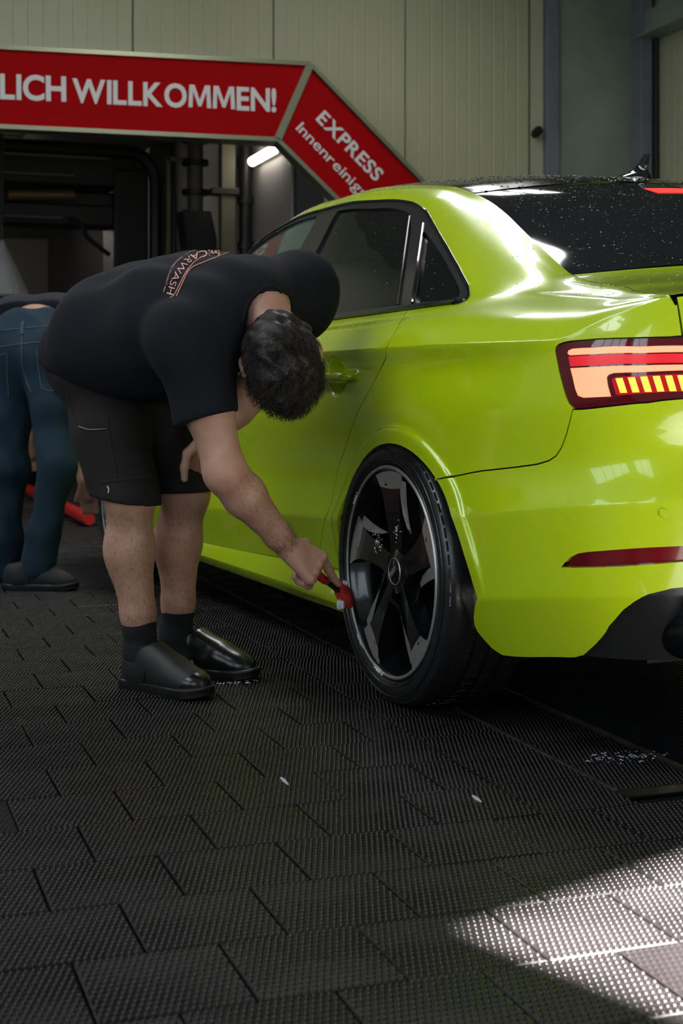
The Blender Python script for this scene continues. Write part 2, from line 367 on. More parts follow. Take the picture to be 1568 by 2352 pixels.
# --- wheel track: studded strip between two rails, slatted grating beside it
M_RAIL = new_mat('worn_rail_steel', (.16, .14, .11), .35, metal=.8, var=(20., (.07, .06, .05)))
M_GRATE = new_mat('wet_grate_bar', (.022, .022, .026), .28, metal=.5)
track = empty('conveyor_track', (1.386, 2.4, 0)); tag(track, 'sunken wheel track with studded strip, steel rails and slatted grating under the car', 'track')
for k, x in enumerate((0., .215)):
    MB().box((x, 3.5, -.003), (.010, 7.0, .016), bev=.002).build('rail', M_RAIL, track)
MB().box((.8, -.004, -.004), (1.62, .008, .014)).build('end_rail', M_RAIL, track)
for j in range(34):
    o = link('strip_tile', tm, None, track, (.108, .105+.2*j, -.004))
    if .105+.2*j > 6.9: break
bar = MB().box((0, 3.3, 0), (.0095, 6.8, .014)); barm = bar.mesh('grate_bar'); barm.materials.append(M_GRATE)
for k in range(70):
    link('grate_bar', barm, None, track, (.235+k*.0195, .14, -.012))
crm = MB().box((.9, 0, -.004), (1.36, .012, .008)).mesh('grate_cross_bar'); crm.materials.append(M_GRATE)
for k in range(18): link('grate_cross_bar', crm, None, track, (0, .2+k*.38, -.018))
MB().box((.9, .075, -.01), (1.36, .13, .012)).build('grate_plate', M_RUB, track)
# --- back wall of ribbed sandwich panels, with the tunnel opening on the left
OPEN_R, OPEN_T = 3.25, 2.52
ts = [(px-784)/3300 for px in (305, 632, 935, 1215)]
wx = [YW*(t*math.cos(HEAD)+math.sin(HEAD))/(-t*math.sin(HEAD)+math.cos(HEAD)) for t in ts]
pitch = (wx[-1]-wx[0])/3
wall_back = struct('wall_back', MB().box(((XL+OPEN_R-6.0)/2+1.0, YW+.12, (OPEN_T+ZC)/2), (OPEN_R-XL+4, .1, ZC-OPEN_T)).box(((OPEN_R+XR)/2+.1, YW+.12, ZC/2), (XR-OPEN_R+.3, .1, ZC)).mesh('wall_back'), M_WALLD)
def panel_mesh(w, h, name='wall_panel'):
    xs = [0]; n = 10; g_ = .008
    prof = [(0, .012), (.004, 0)]
    for k in range(1, n):
        x = w*k/n; prof += [(x-g_, 0), (x-.002, .0028), (x+.002, .0028), (x+g_, 0)]
    prof += [(w-.004, 0), (w, .012)]
    vs = [(x, y, z) for z in (0, h) for x, y in prof]; m = len(prof)
    me = mesh(name, vs, [(i, i+1, m+i+1, m+i) for i in range(m-1)])
    me.materials.append(M_WALL); return me
pm_full = panel_mesh(pitch-.006, ZC); pm_high = panel_mesh(pitch-.006, ZC-OPEN_T)
k0 = -7
for k in range(k0, 3):
    x0 = wx[0]+k*pitch+.003
    if x0+pitch <= OPEN_R+.02: link('wall_panel', pm_high, None, wall_back, (x0, YW, OPEN_T))
    elif x0 < OPEN_R:
        link('wall_panel', panel_mesh(pitch-.006, ZC-OPEN_T, 'wall_panel'), None, wall_back, (x0, YW, OPEN_T))
        link('wall_panel', panel_mesh(x0+pitch-OPEN_R-.006, OPEN_T, 'wall_panel'), None, wall_back, (OPEN_R, YW, 0))
    else: link('wall_panel', pm_full, None, wall_back, (x0, YW, 0))
link('wall_panel', panel_mesh(.135, ZC, 'wall_panel'), None, wall_back, (wx[-1]+.012, YW+.004, 0))
# --- steel column in the corner, right wall with beam
cx0 = YW*.4614/.8983; cx1 = YW*.5275/.8752
col = empty('steel_column', (cx0, YW-.02, 0)); tag(col, 'wide steel corner column with streaked galvanised face', 'column')
MB().box((.055, -.0, ZC/2), (.105, .07, ZC), bev=.006).build('flange', M_FRAME, col)
MB().box((.44, .03, ZC/2), (.70, .03, ZC)).build('web', M_STEEL, col)
MB().box((.80, -.04, ZC/2), (.10, .18, ZC), bev=.006).build('flange', M_FRAME, col)
wall_right = struct('wall_right', MB().box((XR+.10, 4.0, ZC/2), (.1, 13, ZC)).mesh('wall_right'), M_WALLD)
prm = panel_mesh(1.0, ZC)
for k in range(12):
    o = link('wall_panel', prm, None, wall_right, (XR+.04, YW-.06-k*1.006, 0), (0, 0, -PI/2))
struct('beam', MB().box((XR-.02, 4.6, 3.56), (.16, 10.0, .20), bev=.006).box((XR-.02, 4.6, 3.47), (.26, 10.0, .016)).mesh('beam'), M_STEEL).name = 'trim_1'
MB().tube([(XR+.0, YW-.16, 0), (XR+.0, YW-.16, 3.5)], .02, 8).build('wall_pipe', M_BLACK, wall_right)
# little black wall lamp on the joint strip
wl = empty('wall_spotlight', at(1233, 303, 10.75)); tag(wl, 'small black spotlight on the cream wall beside the steel column', 'light')
MB().lathe([(0, -.05), (.028, -.05), (.034, -.02), (.034, .03), (.030, .04), (0, .04)], 20, Matrix.Rotation(R(75), 4, 'X')).build('lamp_head', M_BLACK, wl, True)
MB().tube([(0, 0, 0), (.03, .06, .015), (.075, .1, .03)], .008, 8).build('bracket', M_BLACK, wl, True)
# --- remaining shell: left wall, ceiling, gate wall behind the camera
wlb = MB()
LY0, LY1, LZ0, LZ1 = -1.6, 2.4, 1.1, 3.5
for y0, y1, z0, z1 in ((-3.3, LY0, 0, ZC), (LY1, 10.2, 0, ZC), (LY0, LY1, 0, LZ0), (LY0, LY1, LZ1, ZC)): wlb.box((XL-.05, (y0+y1)/2, (z0+z1)/2), (.1, y1-y0, z1-z0))
struct('wall_left', wlb.mesh('wall_left'), M_GREYW)
w3 = empty('added_window_3', (XL-.05, LY0, LZ0)); w3['kind'] = 'structure'  # unseen window, added as fill light for the car's left flank
for k in range(4): MB().box((0, 1.0*k+.5, (LZ1-LZ0)/2), (.02, .92, LZ1-LZ0)).build('pane', M_WINW, w3)
for k in range(5): MB().box((0, 1.0*k, (LZ1-LZ0)/2), (.08, .08, LZ1-LZ0)).build('mullion', M_FRAME, w3)
SX0, SX1, SY0, SY1 = 1.45, 2.10, 4.2, 7.3          # roof light opening
UX0, UX1, UY0, UY1 = 3.3, 4.0, 7.6, 8.25       # second roof light, added for a bright reflection on the rear shoulder
VX0, VX1, VY0, VY1 = -2.8, -1.2, 1.2, 8.7       # left-bay roof light, added to light the car's flank from above
cb = MB()
holes = [(SX0, SX1, SY0, SY1), (UX0, UX1, UY0, UY1), (VX0, VX1, VY0, VY1)]
xs_ = sorted({XL-.2, XR+.3, *[q for h in holes for q in h[:2]]}); ys_ = sorted({VY0, 10., *[q for h in holes for q in h[2:]]})
for x0, x1 in zip(xs_[:-1], xs_[1:]):
    for y0, y1 in zip(ys_[:-1], ys_[1:]):
        mx, my = (x0+x1)/2, (y0+y1)/2
        if not any(h[0] < mx < h[1] and h[2] < my < h[3] for h in holes): cb.box((mx, my, ZC+.05), (x1-x0, y1-y0, .1))
GU = Vector((.93, .36, 0)).normalized(); GN = Vector((-GU.y, GU.x, 0))
GL = 4.2; JL = Vector((.79, 1.95, 0))+SUN_AZ*(GL/math.tan(SUN_EL))     # left jamb foot of the yard gate
def gate_y(x): return JL.y+(x-JL.x)*GU.y/GU.x-.2
cb.prism([(XL-.2, VY0), (XL-.2, gate_y(XL-.2)), (XR+.3, gate_y(XR+.3)), (XR+.3, VY0)], ZC, ZC+.1)
struct('ceiling', cb.mesh('ceiling'), M_CEIL)
def roof_light(name, x0, x1, y0, y1, nx, ny, mat=M_SKYL):
    sk = empty(name, (x0, y0, ZC)); sk['kind'] = 'structure'; pw = (x1-x0)/nx; ph = (y1-y0)/ny
    for k in range(nx):
        for j in range(ny): MB().box((pw*(k+.5), ph*(j+.5), .03), (pw-.07, ph-.07, .02)).build('pane', mat, sk)
    for k in range(nx+1): MB().box((pw*k, (y1-y0)/2, 0), (.07, y1-y0, .08)).build('mullion', M_FRAME, sk)
    for j in range(ny+1): MB().box(((x1-x0)/2, ph*j, 0), (x1-x0+.07, .07, .08)).build('mullion', M_FRAME, sk)
roof_light('window_1', SX0, SX1, SY0, SY1, 1, 3)
roof_light('added_window_4', UX0, UX1, UY0, UY1, 2, 1)
roof_light('added_window_5', VX0, VX1, VY0, VY1, 2, 7, M_FILL)
# wall with the open gate to the yard, turned against the wash line
ga = math.atan2(GU.y, GU.x)
Mg = Matrix.Rotation(ga, 3, 'Z')
wb = MB()
def gbox(u0, u1, z0, z1):
    c = JL+GU*((u0+u1)/2)+GN*.1; wb.box((c.x, c.y, (z0+z1)/2), (u1-u0, .2, z1-z0), Mg)
gbox(-7.2, -4.7, 0, ZC); gbox(-4.7, -2.3, 0, .8); gbox(-4.7, -2.3, 3.6, ZC); gbox(-2.3, 0, 0, ZC); gbox(0, .95, GL, ZC); gbox(.95, 6.2, 0, ZC)
struct('wall_front', wb.mesh('wall_front'), M_GREYW)
w2 = empty('window_2', JL+GU*-3.5+GN*.1, ga); w2['kind'] = 'structure'
for x in (-.6, .6): MB().box((x, 0, 2.2), (1.14, .03, 2.8)).build('pane', M_WINW, w2)
for x in (-1.2, 0, 1.2): MB().box((x, 0, 2.2), (.06, .07, 2.8)).build('mullion', M_FRAME, w2)
M_YARD = new_mat('yard_asphalt', (.055, .055, .058), .85, var=(2., (.045, .045, .048)))
struct('ground', MB().box((4, -14, -.07), (60, 24, .04)).mesh('ground'), M_YARD)
# --- the wash tunnel behind the opening
tw = MB().box((3.06, 20, 1.6), (.1, 20.4, 3.2))
struct('wall_tunnel_right', MB().box((3.08, 11.15, 1.6), (.1, 2.7, 3.2)).mesh('wall_tunnel'), new_mat('pale_tunnel_wall', (.42, .39, .38), .5, var=(2., (.36, .33, .32))))
struct('wall_tunnel_side', MB().box((3.08, 17.9, 1.6), (.1, 10.6, 3.2)).mesh('wall_tunnel_side'), M_DARKW)
struct('wall_tunnel_left', MB().box((-2.6, 16.5, 1.6), (.1, 13.4, 3.2)).mesh('wall_tunnel_left'), M_GREYW)
struct('wall_tunnel_end', MB().box((.2, 22.6, 1.6), (6, .1, 3.2)).mesh('wall_tunnel_end'), new_mat('tunnel_end_wall', (.22, .21, .21), .7))
struct('ceiling_tunnel', MB().box((.2, 16.4, 3.2), (6.4, 13.2, .1)).mesh('ceiling_tunnel'), M_GREYW)
struct('floor_tunnel', MB().box((.2, 16.5, -.03), (6, 13.2, .06)).mesh('floor_tunnel'), M_SLAB)
struct('trim_2', MB().box((3.16, YW+.06, 1.26), (.22, .1, 2.52)).mesh('trim_2'), M_DARKW)
# --- red welcome arch
SA = R(19.2-14.4)                     # the arch is turned a little against the wall
arch = empty('welcome_arch', at(640, 905, 9.55)+Vector((0, 0, -EYE)), 0.); tag(arch, 'red welcome arch with white lettering over the tunnel opening', 'sign')
arch.rotation_euler = (0, 0, -SA)
def sgn(px, py):
    """photograph pixel -> (u, z) on the arch plane"""
    t = (px-784)/3300; th = R(14.4)
    u0 = (640-784)/3300; zd0 = 9.55
    # point on plane: depth zd = zd0 + u sin(th), right = u0*zd0 + u cos(th)
    u = (t*zd0-u0*zd0)/(math.cos(th)-t*math.sin(th)); zd = zd0+u*math.sin(th)
    return u, EYE+(905-py)/3300*zd
def plate(name, poly, y0, y1, mat, parent=arch):
    b = MB(); n = len(poly); b.add([(u, y, z) for y in (y0, y1) for u, z in poly], [tuple(range(n))[::-1], tuple(range(n, 2*n))]+[(k, (k+1) % n, n+(k+1) % n, n+k) for k in range(n)])
    return b.build(name, mat, parent)
A_ = [sgn(*p) for p in ((0, 112), (706, 152), (632, 317), (0, 289))]
ul = A_[0][0]-2.2
def ext(p, q): return (ul, p[1]+(q[1]-p[1])*(ul-p[0])/(q[0]-p[0]))
A_[0] = ext(A_[0], A_[1]); A_[3] = ext(A_[3], A_[2])
plate('banner_panel', A_, .0, .12, M_RED)
B_ = [sgn(*p) for p in ((716, 163), (958, 414), (1060, 520), (880, 585), (762, 458), (645, 318))]
du, dz = B_[1][0]-B_[0][0], B_[1][1]-B_[0][1]
B0, B1 = B_[0], B_[5]
k_ = 3.2; E0 = (B0[0]+du*1.9, B0[1]+dz*1.9); E1 = (B1[0]+du*1.9, B1[1]+dz*1.9)
plate('side_panel', [B0, E0, E1, B1], .0, .12, M_RED)
def strip(name, p, q, w=.028, y0=-.02, y1=.14, mat=M_ALU):
    p, q = Vector((p[0], 0, p[1])), Vector((q[0], 0, q[1])); d = (q-p).normalized(); n = Vector((-d.z, 0, d.x))*w/2
    return plate(name, [((p+n).x, (p+n).z), ((q+n).x, (q+n).z), ((q-n).x, (q-n).z), ((p-n).x, (p-n).z)], y0, y1, mat)
strip('edge_strip', A_[0], sgn(712, 147)); strip('edge_strip', A_[3], sgn(640, 321)); strip('edge_strip', sgn(711, 150), sgn(636, 322), .05)
strip('edge_strip', sgn(714, 150), (E0[0]+.01, E0[1]+.016)); strip('edge_strip', sgn(636, 320), E1)
def lettering(body, p0, p1, hpx, bold=.028, gap=.045):
    """a line of single letters fitted between the pixels of its baseline ends"""
    a, b = sgn(*p0), sgn(*p1); L = math.hypot(b[0]-a[0], b[1]-a[1]); ang = -math.atan2(b[1]-a[1], b[0]-a[0])
    ms = []; x = 0.; capn = None
    for ch in body:
        if ch == 'M':
            mp = [(0, 0), (.035, .70), (.215, .70), (.40, .24), (.585, .70), (.765, .70), (.80, 0), (.655, 0), (.635, .50), (.455, .04), (.345, .04), (.165, .50), (.145, 0)]
            me = mesh('letter', [(x_, y_, 0) for x_, y_ in mp], [(0, 1, 11, 12), (1, 2, 11), (2, 3, 10, 11), (3, 9, 10), (3, 4, 8, 9), (4, 5, 8), (5, 6, 7, 8)])
        else: me = text_mesh(ch, 1.0, .0, bold, 'letter')
        co = np.array([v.co[:] for v in me.vertices]); lo, hi = co[:, 0].min(), co[:, 0].max()
        ms.append((me, x-lo)); x += hi-lo+gap
    x -= gap; sx = L/x; sy = hpx/3300*9.6/.70
    for me, off in ms:
        for v in me.vertices: v.co.x = (v.co.x+off)*sx; v.co.y *= sy
        o = link('letter', me, M_LET, arch)
        o.matrix_local = Matrix.Translation((a[0], -.006, a[1])) @ Matrix.Rotation(ang, 4, 'Y') @ Matrix.Rotation(PI/2, 4, 'X')
lettering('HERZ', (-172, 218), (-7, 226), 53)
lettering('LICH', (0, 226), (152, 232), 53)
lettering('WILLKOMMEN!', (166, 234), (634, 256), 51, gap=.055)
lettering('EXPRESS', (724, 274), (862, 418), 31)
lettering('Innenreinigung', (678, 296), (866, 492), 24, bold=.012, gap=.07)
# --- machinery inside the tunnel
tube = empty('tube_light', at(630, 362, 10.75)); tag(tube, 'lit fluorescent tube on the pale tunnel wall', 'light')
a, b = at(610, 371, 10.62), at(650, 353, 10.28)
a, b = Vector((2.98, 10.62, a.z)), Vector((2.98, 10.12, a.z+.0))
tube.location = (2.97, 10.30, 2.53)
MB().tube([(0, -.30, 0), (0, .30, 0)], .036, 14).build('lamp_tube', M_LAMP, tube, True)
MB().box((.04, 0, .0), (.04, .66, .06), bev=.005).build('housing', M_ALU, tube)
gan = empty('wash_gantry', (.56, 12.3, 0)); tag(gan, 'black portal wash gantry with rounded corner deep in the tunnel', 'wash machine')
hw, gt = 2.02, 2.84
def gz(py, zd=12.4): return EYE+(905-py)/3300*zd
prof = [(-hw, 0), (-hw, gt-.25)]+[(-hw+.25-.25*math.cos(a_), gt-.25+.25*math.sin(a_)) for a_ in np.linspace(.1, PI/2, 6)]+[(hw-.25+.25*math.sin(a_), gt-.25+.25*math.cos(a_)) for a_ in np.linspace(0, PI/2-.1, 6)]+[(hw, gt-.25), (hw, 0)]
MB().tube([(x, 0, z) for x, z in prof], .06, 8).build('portal_frame', M_BLACK, gan, True)
MB().tube([(x*.985, .5, z-.03) for x, z in prof], .06, 8).build('portal_frame', M_BLACK, gan, True)
MB().box((0, .25, gt-.16), (2*hw-.35, .5, .30), bev=.02).build('cross_beam', M_BLACK, gan)
MB().box((0, .25, gt-.46), (2*hw-.35, .35, .22), bev=.02).build('cross_beam', M_BLACK, gan)
MB().box((-.1, .2, gz(497)), (2*hw-.5, .3, .19), bev=.02).build('spray_beam', M_BLACK, gan)
for x in (hw-.22, -hw+.22): MB().box((x, .25, gt/2), (.30, .55, gt-.3), bev=.02).build('post', M_BLACK, gan)
for z, x0, x1 in ((gz(414), -1.2, 1.3), (gz(372), -1.6, 1.6), (gz(510), -1.0, 1.2)):
    MB().tube([(x0, -.10, z), (x1, -.10, z)], .012, 8).build('pipe', M_ALU, gan)
for x in (hw+.10, hw+.16): MB().tube([(x, .0, 0), (x, 0, gz(450)), (x-.05, 0, gz(410)), (x-.3, 0, gz(385))], .02, 8).build('hose', M_BLACK, gan, True)
MB().tube(catmull([(1.25, -.1, gz(512)), (1.36, -.12, gz(525)), (1.4, -.12, gz(550)), (1.52, -.1, gz(575)), (1.6, -.1, gz(590))], 5), .02, 8).build('hose', M_BLACK, gan, True)
MB().tube([(.75, -.1, gz(464)), (1.3, -.1, gz(458))], [.05, .045], 12).build('cylinder', new_mat('brass_cylinder', (.22, .14, .07), .4, metal=.5), gan, True)
MB().lathe([(0, -.3), (.06, -.3), (.08, -.1), (.14, 0), (.14, .3), (.05, .34), (0, .34)], 16).build('spray_head', M_BLACK, gan, True, loc=(-.55, -.05, gz(560)))
M_YEL = new_mat('olive_post', (.16, .15, .10), .55, var=(3., (.12, .11, .07)))
pst = empty('tunnel_post', (2.80, 10.72, 0)); tag(pst, 'olive steel post with clamps beside the tube light', 'post')
MB().box((0, 0, 1.5), (.11, .10, 3.0), bev=.008).build('post', M_YEL, pst)
for z in (2.3, 1.6): MB().box((-.03, -.02, z), (.22, .13, .05), bev=.006).build('clamp', M_BLACK, pst)
pipe = empty('riser_pipe', (2.955, 10.75, 0)); tag(pipe, 'thick black riser pipe between the olive post and the tube light', 'pipe')
MB().tube([(0, 0, 0), (0, 0, 3.0)], .05, 12).build('pipe', M_BLACK, pipe, True)
for z in (2.55, 2.25, 1.9, 1.4): MB().lathe([(.05, -.03), (.065, -.03), (.065, .03), (.05, .03)], 12, Matrix.Translation((0, 0, z))).build('coupling', M_BLACK, pipe, True)
sb = empty('side_brush_unit', (2.70, 11.35, 0)); tag(sb, 'black side washing unit hanging on a grey column in the tunnel', 'wash machine')
MB().tube([(0, 0, 0), (0, 0, 3.15)], .065, 14).build('column', new_mat('grey_brown_pipe', (.10, .09, .085), .5), sb, True)
for z in (2.80, 2.62, 2.38): MB().lathe([(.06, -.025), (.11, -.02), (.11, .02), (.06, .025)], 16, Matrix.Translation((0, 0, z))).build('collar', M_BLACK, sb, True)
MB().prism([(-.13, 2.22), (.10, 2.22), (.15, 2.0), (.15, .9), (-.12, .9), (-.08, 1.85)], -.13, .13, Matrix.Rotation(PI/2, 4, 'X')).build('brush_housing', M_BLACK, sb)
MB().box((-.22, .0, 1.85), (.03, .03, 1.6)).box((-.13, 0, 2.64), (.20, .03, .03)).build('bracket_frame', M_YEL, sb)
M_JAMB = new_mat('pale_pillar', (.38, .35, .33), .6)
struct('trim_3', MB().box((2.93, 13.9, 1.6), (.20, .2, 3.2)).mesh('trim_3'), M_JAMB)
# red guide bar on the floor by the front of the car
M_REDP = new_mat('red_enamel', (.60, .025, .02), .3, var=(6., (.5, .02, .015)), coat=.3)
hs = empty('red_guide_rail', (1.325, 8.2, 0)); tag(hs, 'red steel guide tube running along the track into the tunnel', 'rail')
MB().tube([(0, -.06, .045), (0, 0, .045), (-.01, 1.3, .045), (-.02, 2.65, .045)], [.034, .040, .040, .040], 14).build('rail_tube', M_REDP, hs, True)
for y in (.4, 1.4, 2.4): MB().box((-.005*y-.02, y, .004), (.14, .10, .008)).build('foot_plate', M_BLACK, hs)

for k, y in enumerate((13.6, 17.0, 20.5)):  # lamps added to brighten the dark tunnel interior
    tl = empty('added_tunnel_light', (.3, y, 3.08)); tag(tl, ('front', 'middle', 'rear')[k]+' added fill light strip inside the wash tunnel', 'light', 'added tunnel fill lights')
    MB().tube([(-1.2, 0, -.03), (1.2, 0, -.03)], .035, 12).build('lamp_tube', M_LAMP, tl, True)
    MB().box((0, 0, .035), (2.5, .12, .06), bev=.005).build('housing', M_ALU, tl)

# --- suds left on the floor
def foam(px, py, r, n, label, seed):
    rr = random.Random(seed); zd = EYE*3300/(py-905); c = from_cam((px-784)/3300*zd, zd, 0); b = MB()
    for _ in range(n):
        a = rr.uniform(0, 6.28); d = r*rr.random()**.6; x, y = d*math.cos(a)*1.6, d*math.sin(a)*.8; q = rr.uniform(.001, .0032)
        vs = [(x+q*math.cos(k*PI/3), y+q*math.sin(k*PI/3), .002) for k in range(6)]+[(x+q*.6*math.cos(k*PI/3), y+q*.6*math.sin(k*PI/3), .002+q*.5) for k in range(6)]+[(x, y, .002+q*.6)]
        b.add(vs, [(k, (k+1) % 6, 6+(k+1) % 6, 6+k) for k in range(6)]+[(6+k, 6+(k+1) % 6, 12) for k in range(6)])
    o = link('foam', mesh('foam', b.v, b.f, True), M_SUDS, None, (c.x, c.y, .001)); tag(o, label, 'foam', 'suds on the floor', 'stuff')
M_SUDS = new_mat('soap_suds', (.40, .41, .44), .4)
foam(548, 1569, .035, 60, 'white soap suds beside the worker\'s wet shoe', 1)
foam(1440, 1742, .06, 90, 'white soap suds at the end of the wheel track', 2)
for q, (u, v, lab) in enumerate((((645, 1790), (662, 1806), 'short white soap streak on a tile seam below the shoes'), ((1085, 1832), (1105, 1846), 'short white soap streak on a tile seam near the track end'))):
    pts = []
    for px, py in (u, ((u[0]+v[0])/2, (u[1]+v[1])/2), v):
        zd = EYE*3300/(py-905); pts.append(from_cam((px-784)/3300*zd, zd, .003))
    o = MB().tube(pts, [.002, .004, .0015], 6).build('soap_streak', M_SUDS, None, True); tag(o, lab, 'foam', 'suds on the floor')

# --- a dark off-roader ahead in the tunnel, with a fan of spray beside it
M_DCAR = new_mat('dark_car_paint', (.010, .010, .012), .2, coat=.6); M_DGL = new_mat('dark_car_glass', (.012, .013, .014), .05)
suv = empty('offroad_car', (.62, 11.0, 0), .0); tag(suv, 'dark tall car ahead inside the wash tunnel, seen from behind', 'car')
def loft(secs, mat, name, parent):
    """superellipse sections (y, z0, z1, halfwidth)"""
    n = 24; vs = []
    for y, z0, z1, w in secs:
        for k in range(n):
            a = 2*PI*k/n; c, s = math.cos(a), math.sin(a); vs.append((w*math.copysign(abs(c)**.45, c), y, (z0+z1)/2+(z1-z0)/2*math.copysign(abs(s)**.45, s)))
    m = len(secs); return MB().add(vs, [(i*n+k, i*n+(k+1) % n, (i+1)*n+(k+1) % n, (i+1)*n+k) for i in range(m-1) for k in range(n)]+[tuple(range(n)), tuple(range((m-1)*n, m*n))]).build(name, mat, parent, True, 60)
loft([(0, .45, .95, .78), (.06, .35, 1.05, .88), (.8, .30, 1.08, .92), (2.6, .30, 1.05, .92), (4.0, .32, .98, .90), (4.3, .40, .85, .80)], M_DCAR, 'body', suv)
loft([(.10, 1.0, 1.10, .78), (.22, 1.0, 1.50, .72), (.42, 1.0, 1.66, .68), (1.6, 1.0, 1.70, .68), (2.3, 1.0, 1.60, .68), (3.0, 1.0, 1.06, .74)], M_DCAR, 'cabin', suv)
MB().add([(-.60, .125, 1.14), (.60, .125, 1.14), (.52, .33, 1.56), (-.52, .33, 1.56)], [(0, 1, 2, 3)]).build('rear_window', M_DGL, suv)
for sx in (-1, 1):
    MB().prism([(sx*.62, .72), (sx*.80, .74), (sx*.80, .96), (sx*.64, .98)], -.02, .05, Matrix.Translation((0, .02, 0)) @ Matrix.Rotation(PI/2, 4, 'X')).build('tail_lamp', new_mat('red_tail_lens', (.45, .02, .03), .2, emit=(.8, .03, .04), estr=.12), suv)
    for y in (.75, 3.3): MB().lathe([(0, -.11), (.22, -.11), (.33, -.10), (.345, 0), (.33, .10), (.22, .11), (0, .11)], 28, Matrix.Translation((sx*.80, y, .345)) @ Matrix.Rotation(PI/2, 4, 'Y')).build('wheel', M_BLACK, suv, True, 40)
M_MIST = new_mat('water_spray', (.75, .76, .80), 1., alpha=.16, spec=0.)
sp0 = at(4, 545, 10.45)
spr = empty('spray_nozzle', sp0); tag(spr, 'spray nozzle throwing a pale fan of water in the tunnel', 'nozzle')
MB().lathe([(0, .06), (.015, .06), (.02, 0), (.012, -.02), (0, -.02)], 12).build('nozzle_body', M_BLACK, spr, True)
MB().tube([(0, 0, .05), (0, 0, 3.15-sp0.z)], .012, 8).build('feed_pipe', M_BLACK, spr, True)
b = MB()
for q, sc in enumerate((1., .7, .4)): b.lathe([(.008*sc, 0), (.05*sc, -.10), (.12*sc, -.24), (.20*sc, -.42)], 24)
tag(b.build('water_fan', M_MIST, spr, True), kind='stuff')
# ---------------------------------------------------------------- the lime car
DOOR_REAR = [(.037,8.0),(.023,7.69),(-.017,7.0),(-.02,6.57),(-.02,6.2),(.001,5.58),(.039,5.24),(.074,4.91),(.1,4.65),(.124,4.43),(.15,4.24),(.173,4.08),(.205,3.89),(.233,3.72),(.264,3.56),(.296,3.4),(.322,3.28),(.345,3.14),(.359,2.99),(.369,2.81),(.371,2.61),(.369,2.37),(.376,2.19),(.399,1.97),(.438,1.71),(.456,1.56),(.478,1.39),(.5,1.21),(.515,1.02)]
BGAP = [(-.254,2.93),(-.299,2.97),(-.329,3.0),(-.388,3.05),(-.44,3.08),(-.491,3.085),(-.555,3.085),(-.608,3.09),(-.63,3.10),(-.661,3.14),(-.681,3.21),(-.697,3.33),(-.707,3.45),(-.717,3.58),(-.724,3.7),(-.731,3.82),(-.737,3.95)]
LAMP_TOP = [(-.693,5.31),(-.696,5.52),(-.703,5.66),(-.717,5.69),(-.731,5.62),(-.741,5.55),(-.752,5.47),(-.766,5.39),(-.78,5.33),(-.798,5.27),(-.826,5.19),(-.849,5.14),(-.873,5.1),(-.899,5.07),(-.936,5.04),(-.962,5.03)]
LAMP_LOW = [(-.695,5.08),(-.699,4.88),(-.703,4.71),(-.709,4.54),(-.715,4.38),(-.722,4.2),(-.73,4.06),(-.741,3.97),(-.756,3.95),(-.778,3.96),(-.808,3.98),(-.839,4.0),(-.867,4.02),(-.895,4.03),(-.923,4.06),(-.962,4.08)]
REFL = [(-.703,1.345),(-.715,1.395),(-.727,1.445),(-.748,1.485),(-.77,1.495),(-.802,1.5),(-.849,1.51),(-.897,1.52),(-.962,1.525),(-1.08,1.52),(-1.08,1.37),(-.962,1.37),(-.901,1.348),(-.847,1.333),(-.796,1.33),(-.75,1.335)]
DLO_TOP = [(1.667,10.5),(1.5,10.48),(1.3,10.42),(1.1,10.40),(.9,10.34),(.7,10.25),(.53,10.22),(.44,10.16),(.387,10.09),(.342,10.01),(.302,9.95),(.266,9.88),(.231,9.815),(.185,9.745),(.136,9.67),(.088,9.59),(.051,9.52),(.013,9.43),(-.024,9.33),(-.058,9.23),(-.086,9.14),(-.127,8.96),(-.163,8.78),(-.189,8.61),(-.211,8.38),(-.220,8.2),(-.218,8.08),(-.203,7.99),(-.181,7.97)]
DLO = DLO_TOP+[(-.131,7.97),(-.064,7.98),(.015,7.98),(.3,7.99),(.72,7.99),(1.2,7.99),(1.7,8.0),(2.04,8.02),(2.07,8.1),(2.03,8.45),(1.93,9.1),(1.80,9.9),(1.70,10.42)]
CUT = [(-.412,1.02),(-.392,.91),(-.379,.8),(-.363,.65),(-.353,.5),(-.357,.38),(-.371,.28),(-.384,.19),(-.4,.1),(-.42,.04),(-.435,0.),(-.55,0.),(-.667,0.),(-.69,.01),(-.717,.06),(-.739,.16),(-.76,.26),(-.782,.38),(-.794,.46),(-.804,.55),(-.816,.62),(-.828,.7),(-.841,.79),(-.855,.86),(-.867,.92),(-.881,.98),(-.895,1.02),(-.911,1.04),(-.926,1.06),(-.94,1.08),(-.962,1.09)]
L_TOP = [(-.725,5.08),(-.727,5.18),(-.737,5.2),(-.784,5.06),(-.879,4.91),(-.962,4.87),(-1.2,4.82),(-1.2,4.72),(-.962,4.77),(-.879,4.80),(-.784,4.91),(-.731,5.01)]
L_BAR = [(-.727,4.98),(-.784,4.885),(-.879,4.775),(-.962,4.745),(-1.2,4.70),(-1.2,4.57),(-.962,4.61),(-.879,4.63),(-.786,4.69),(-.733,4.74)]
L_MAIN = [(-.733,4.7),(-.786,4.66),(-.879,4.60),(-.962,4.58),(-1.2,4.55),(-1.2,4.47),(-.96,4.5),(-.879,4.5),(-.828,4.52),(-.818,4.5),(-.814,4.46),(-.816,4.33),(-.822,4.15),(-.792,4.15),(-.764,4.15),(-.752,4.19),(-.746,4.3),(-.739,4.53)]
L_AMB = [(-.824,4.42),(-.832,4.45),(-.879,4.45),(-.96,4.45),(-1.19,4.43),(-1.19,4.19),(-.96,4.19),(-.879,4.18),(-.837,4.16),(-.832,4.18)]
_vg = np.linspace(0, NV-1e-6, 1500)
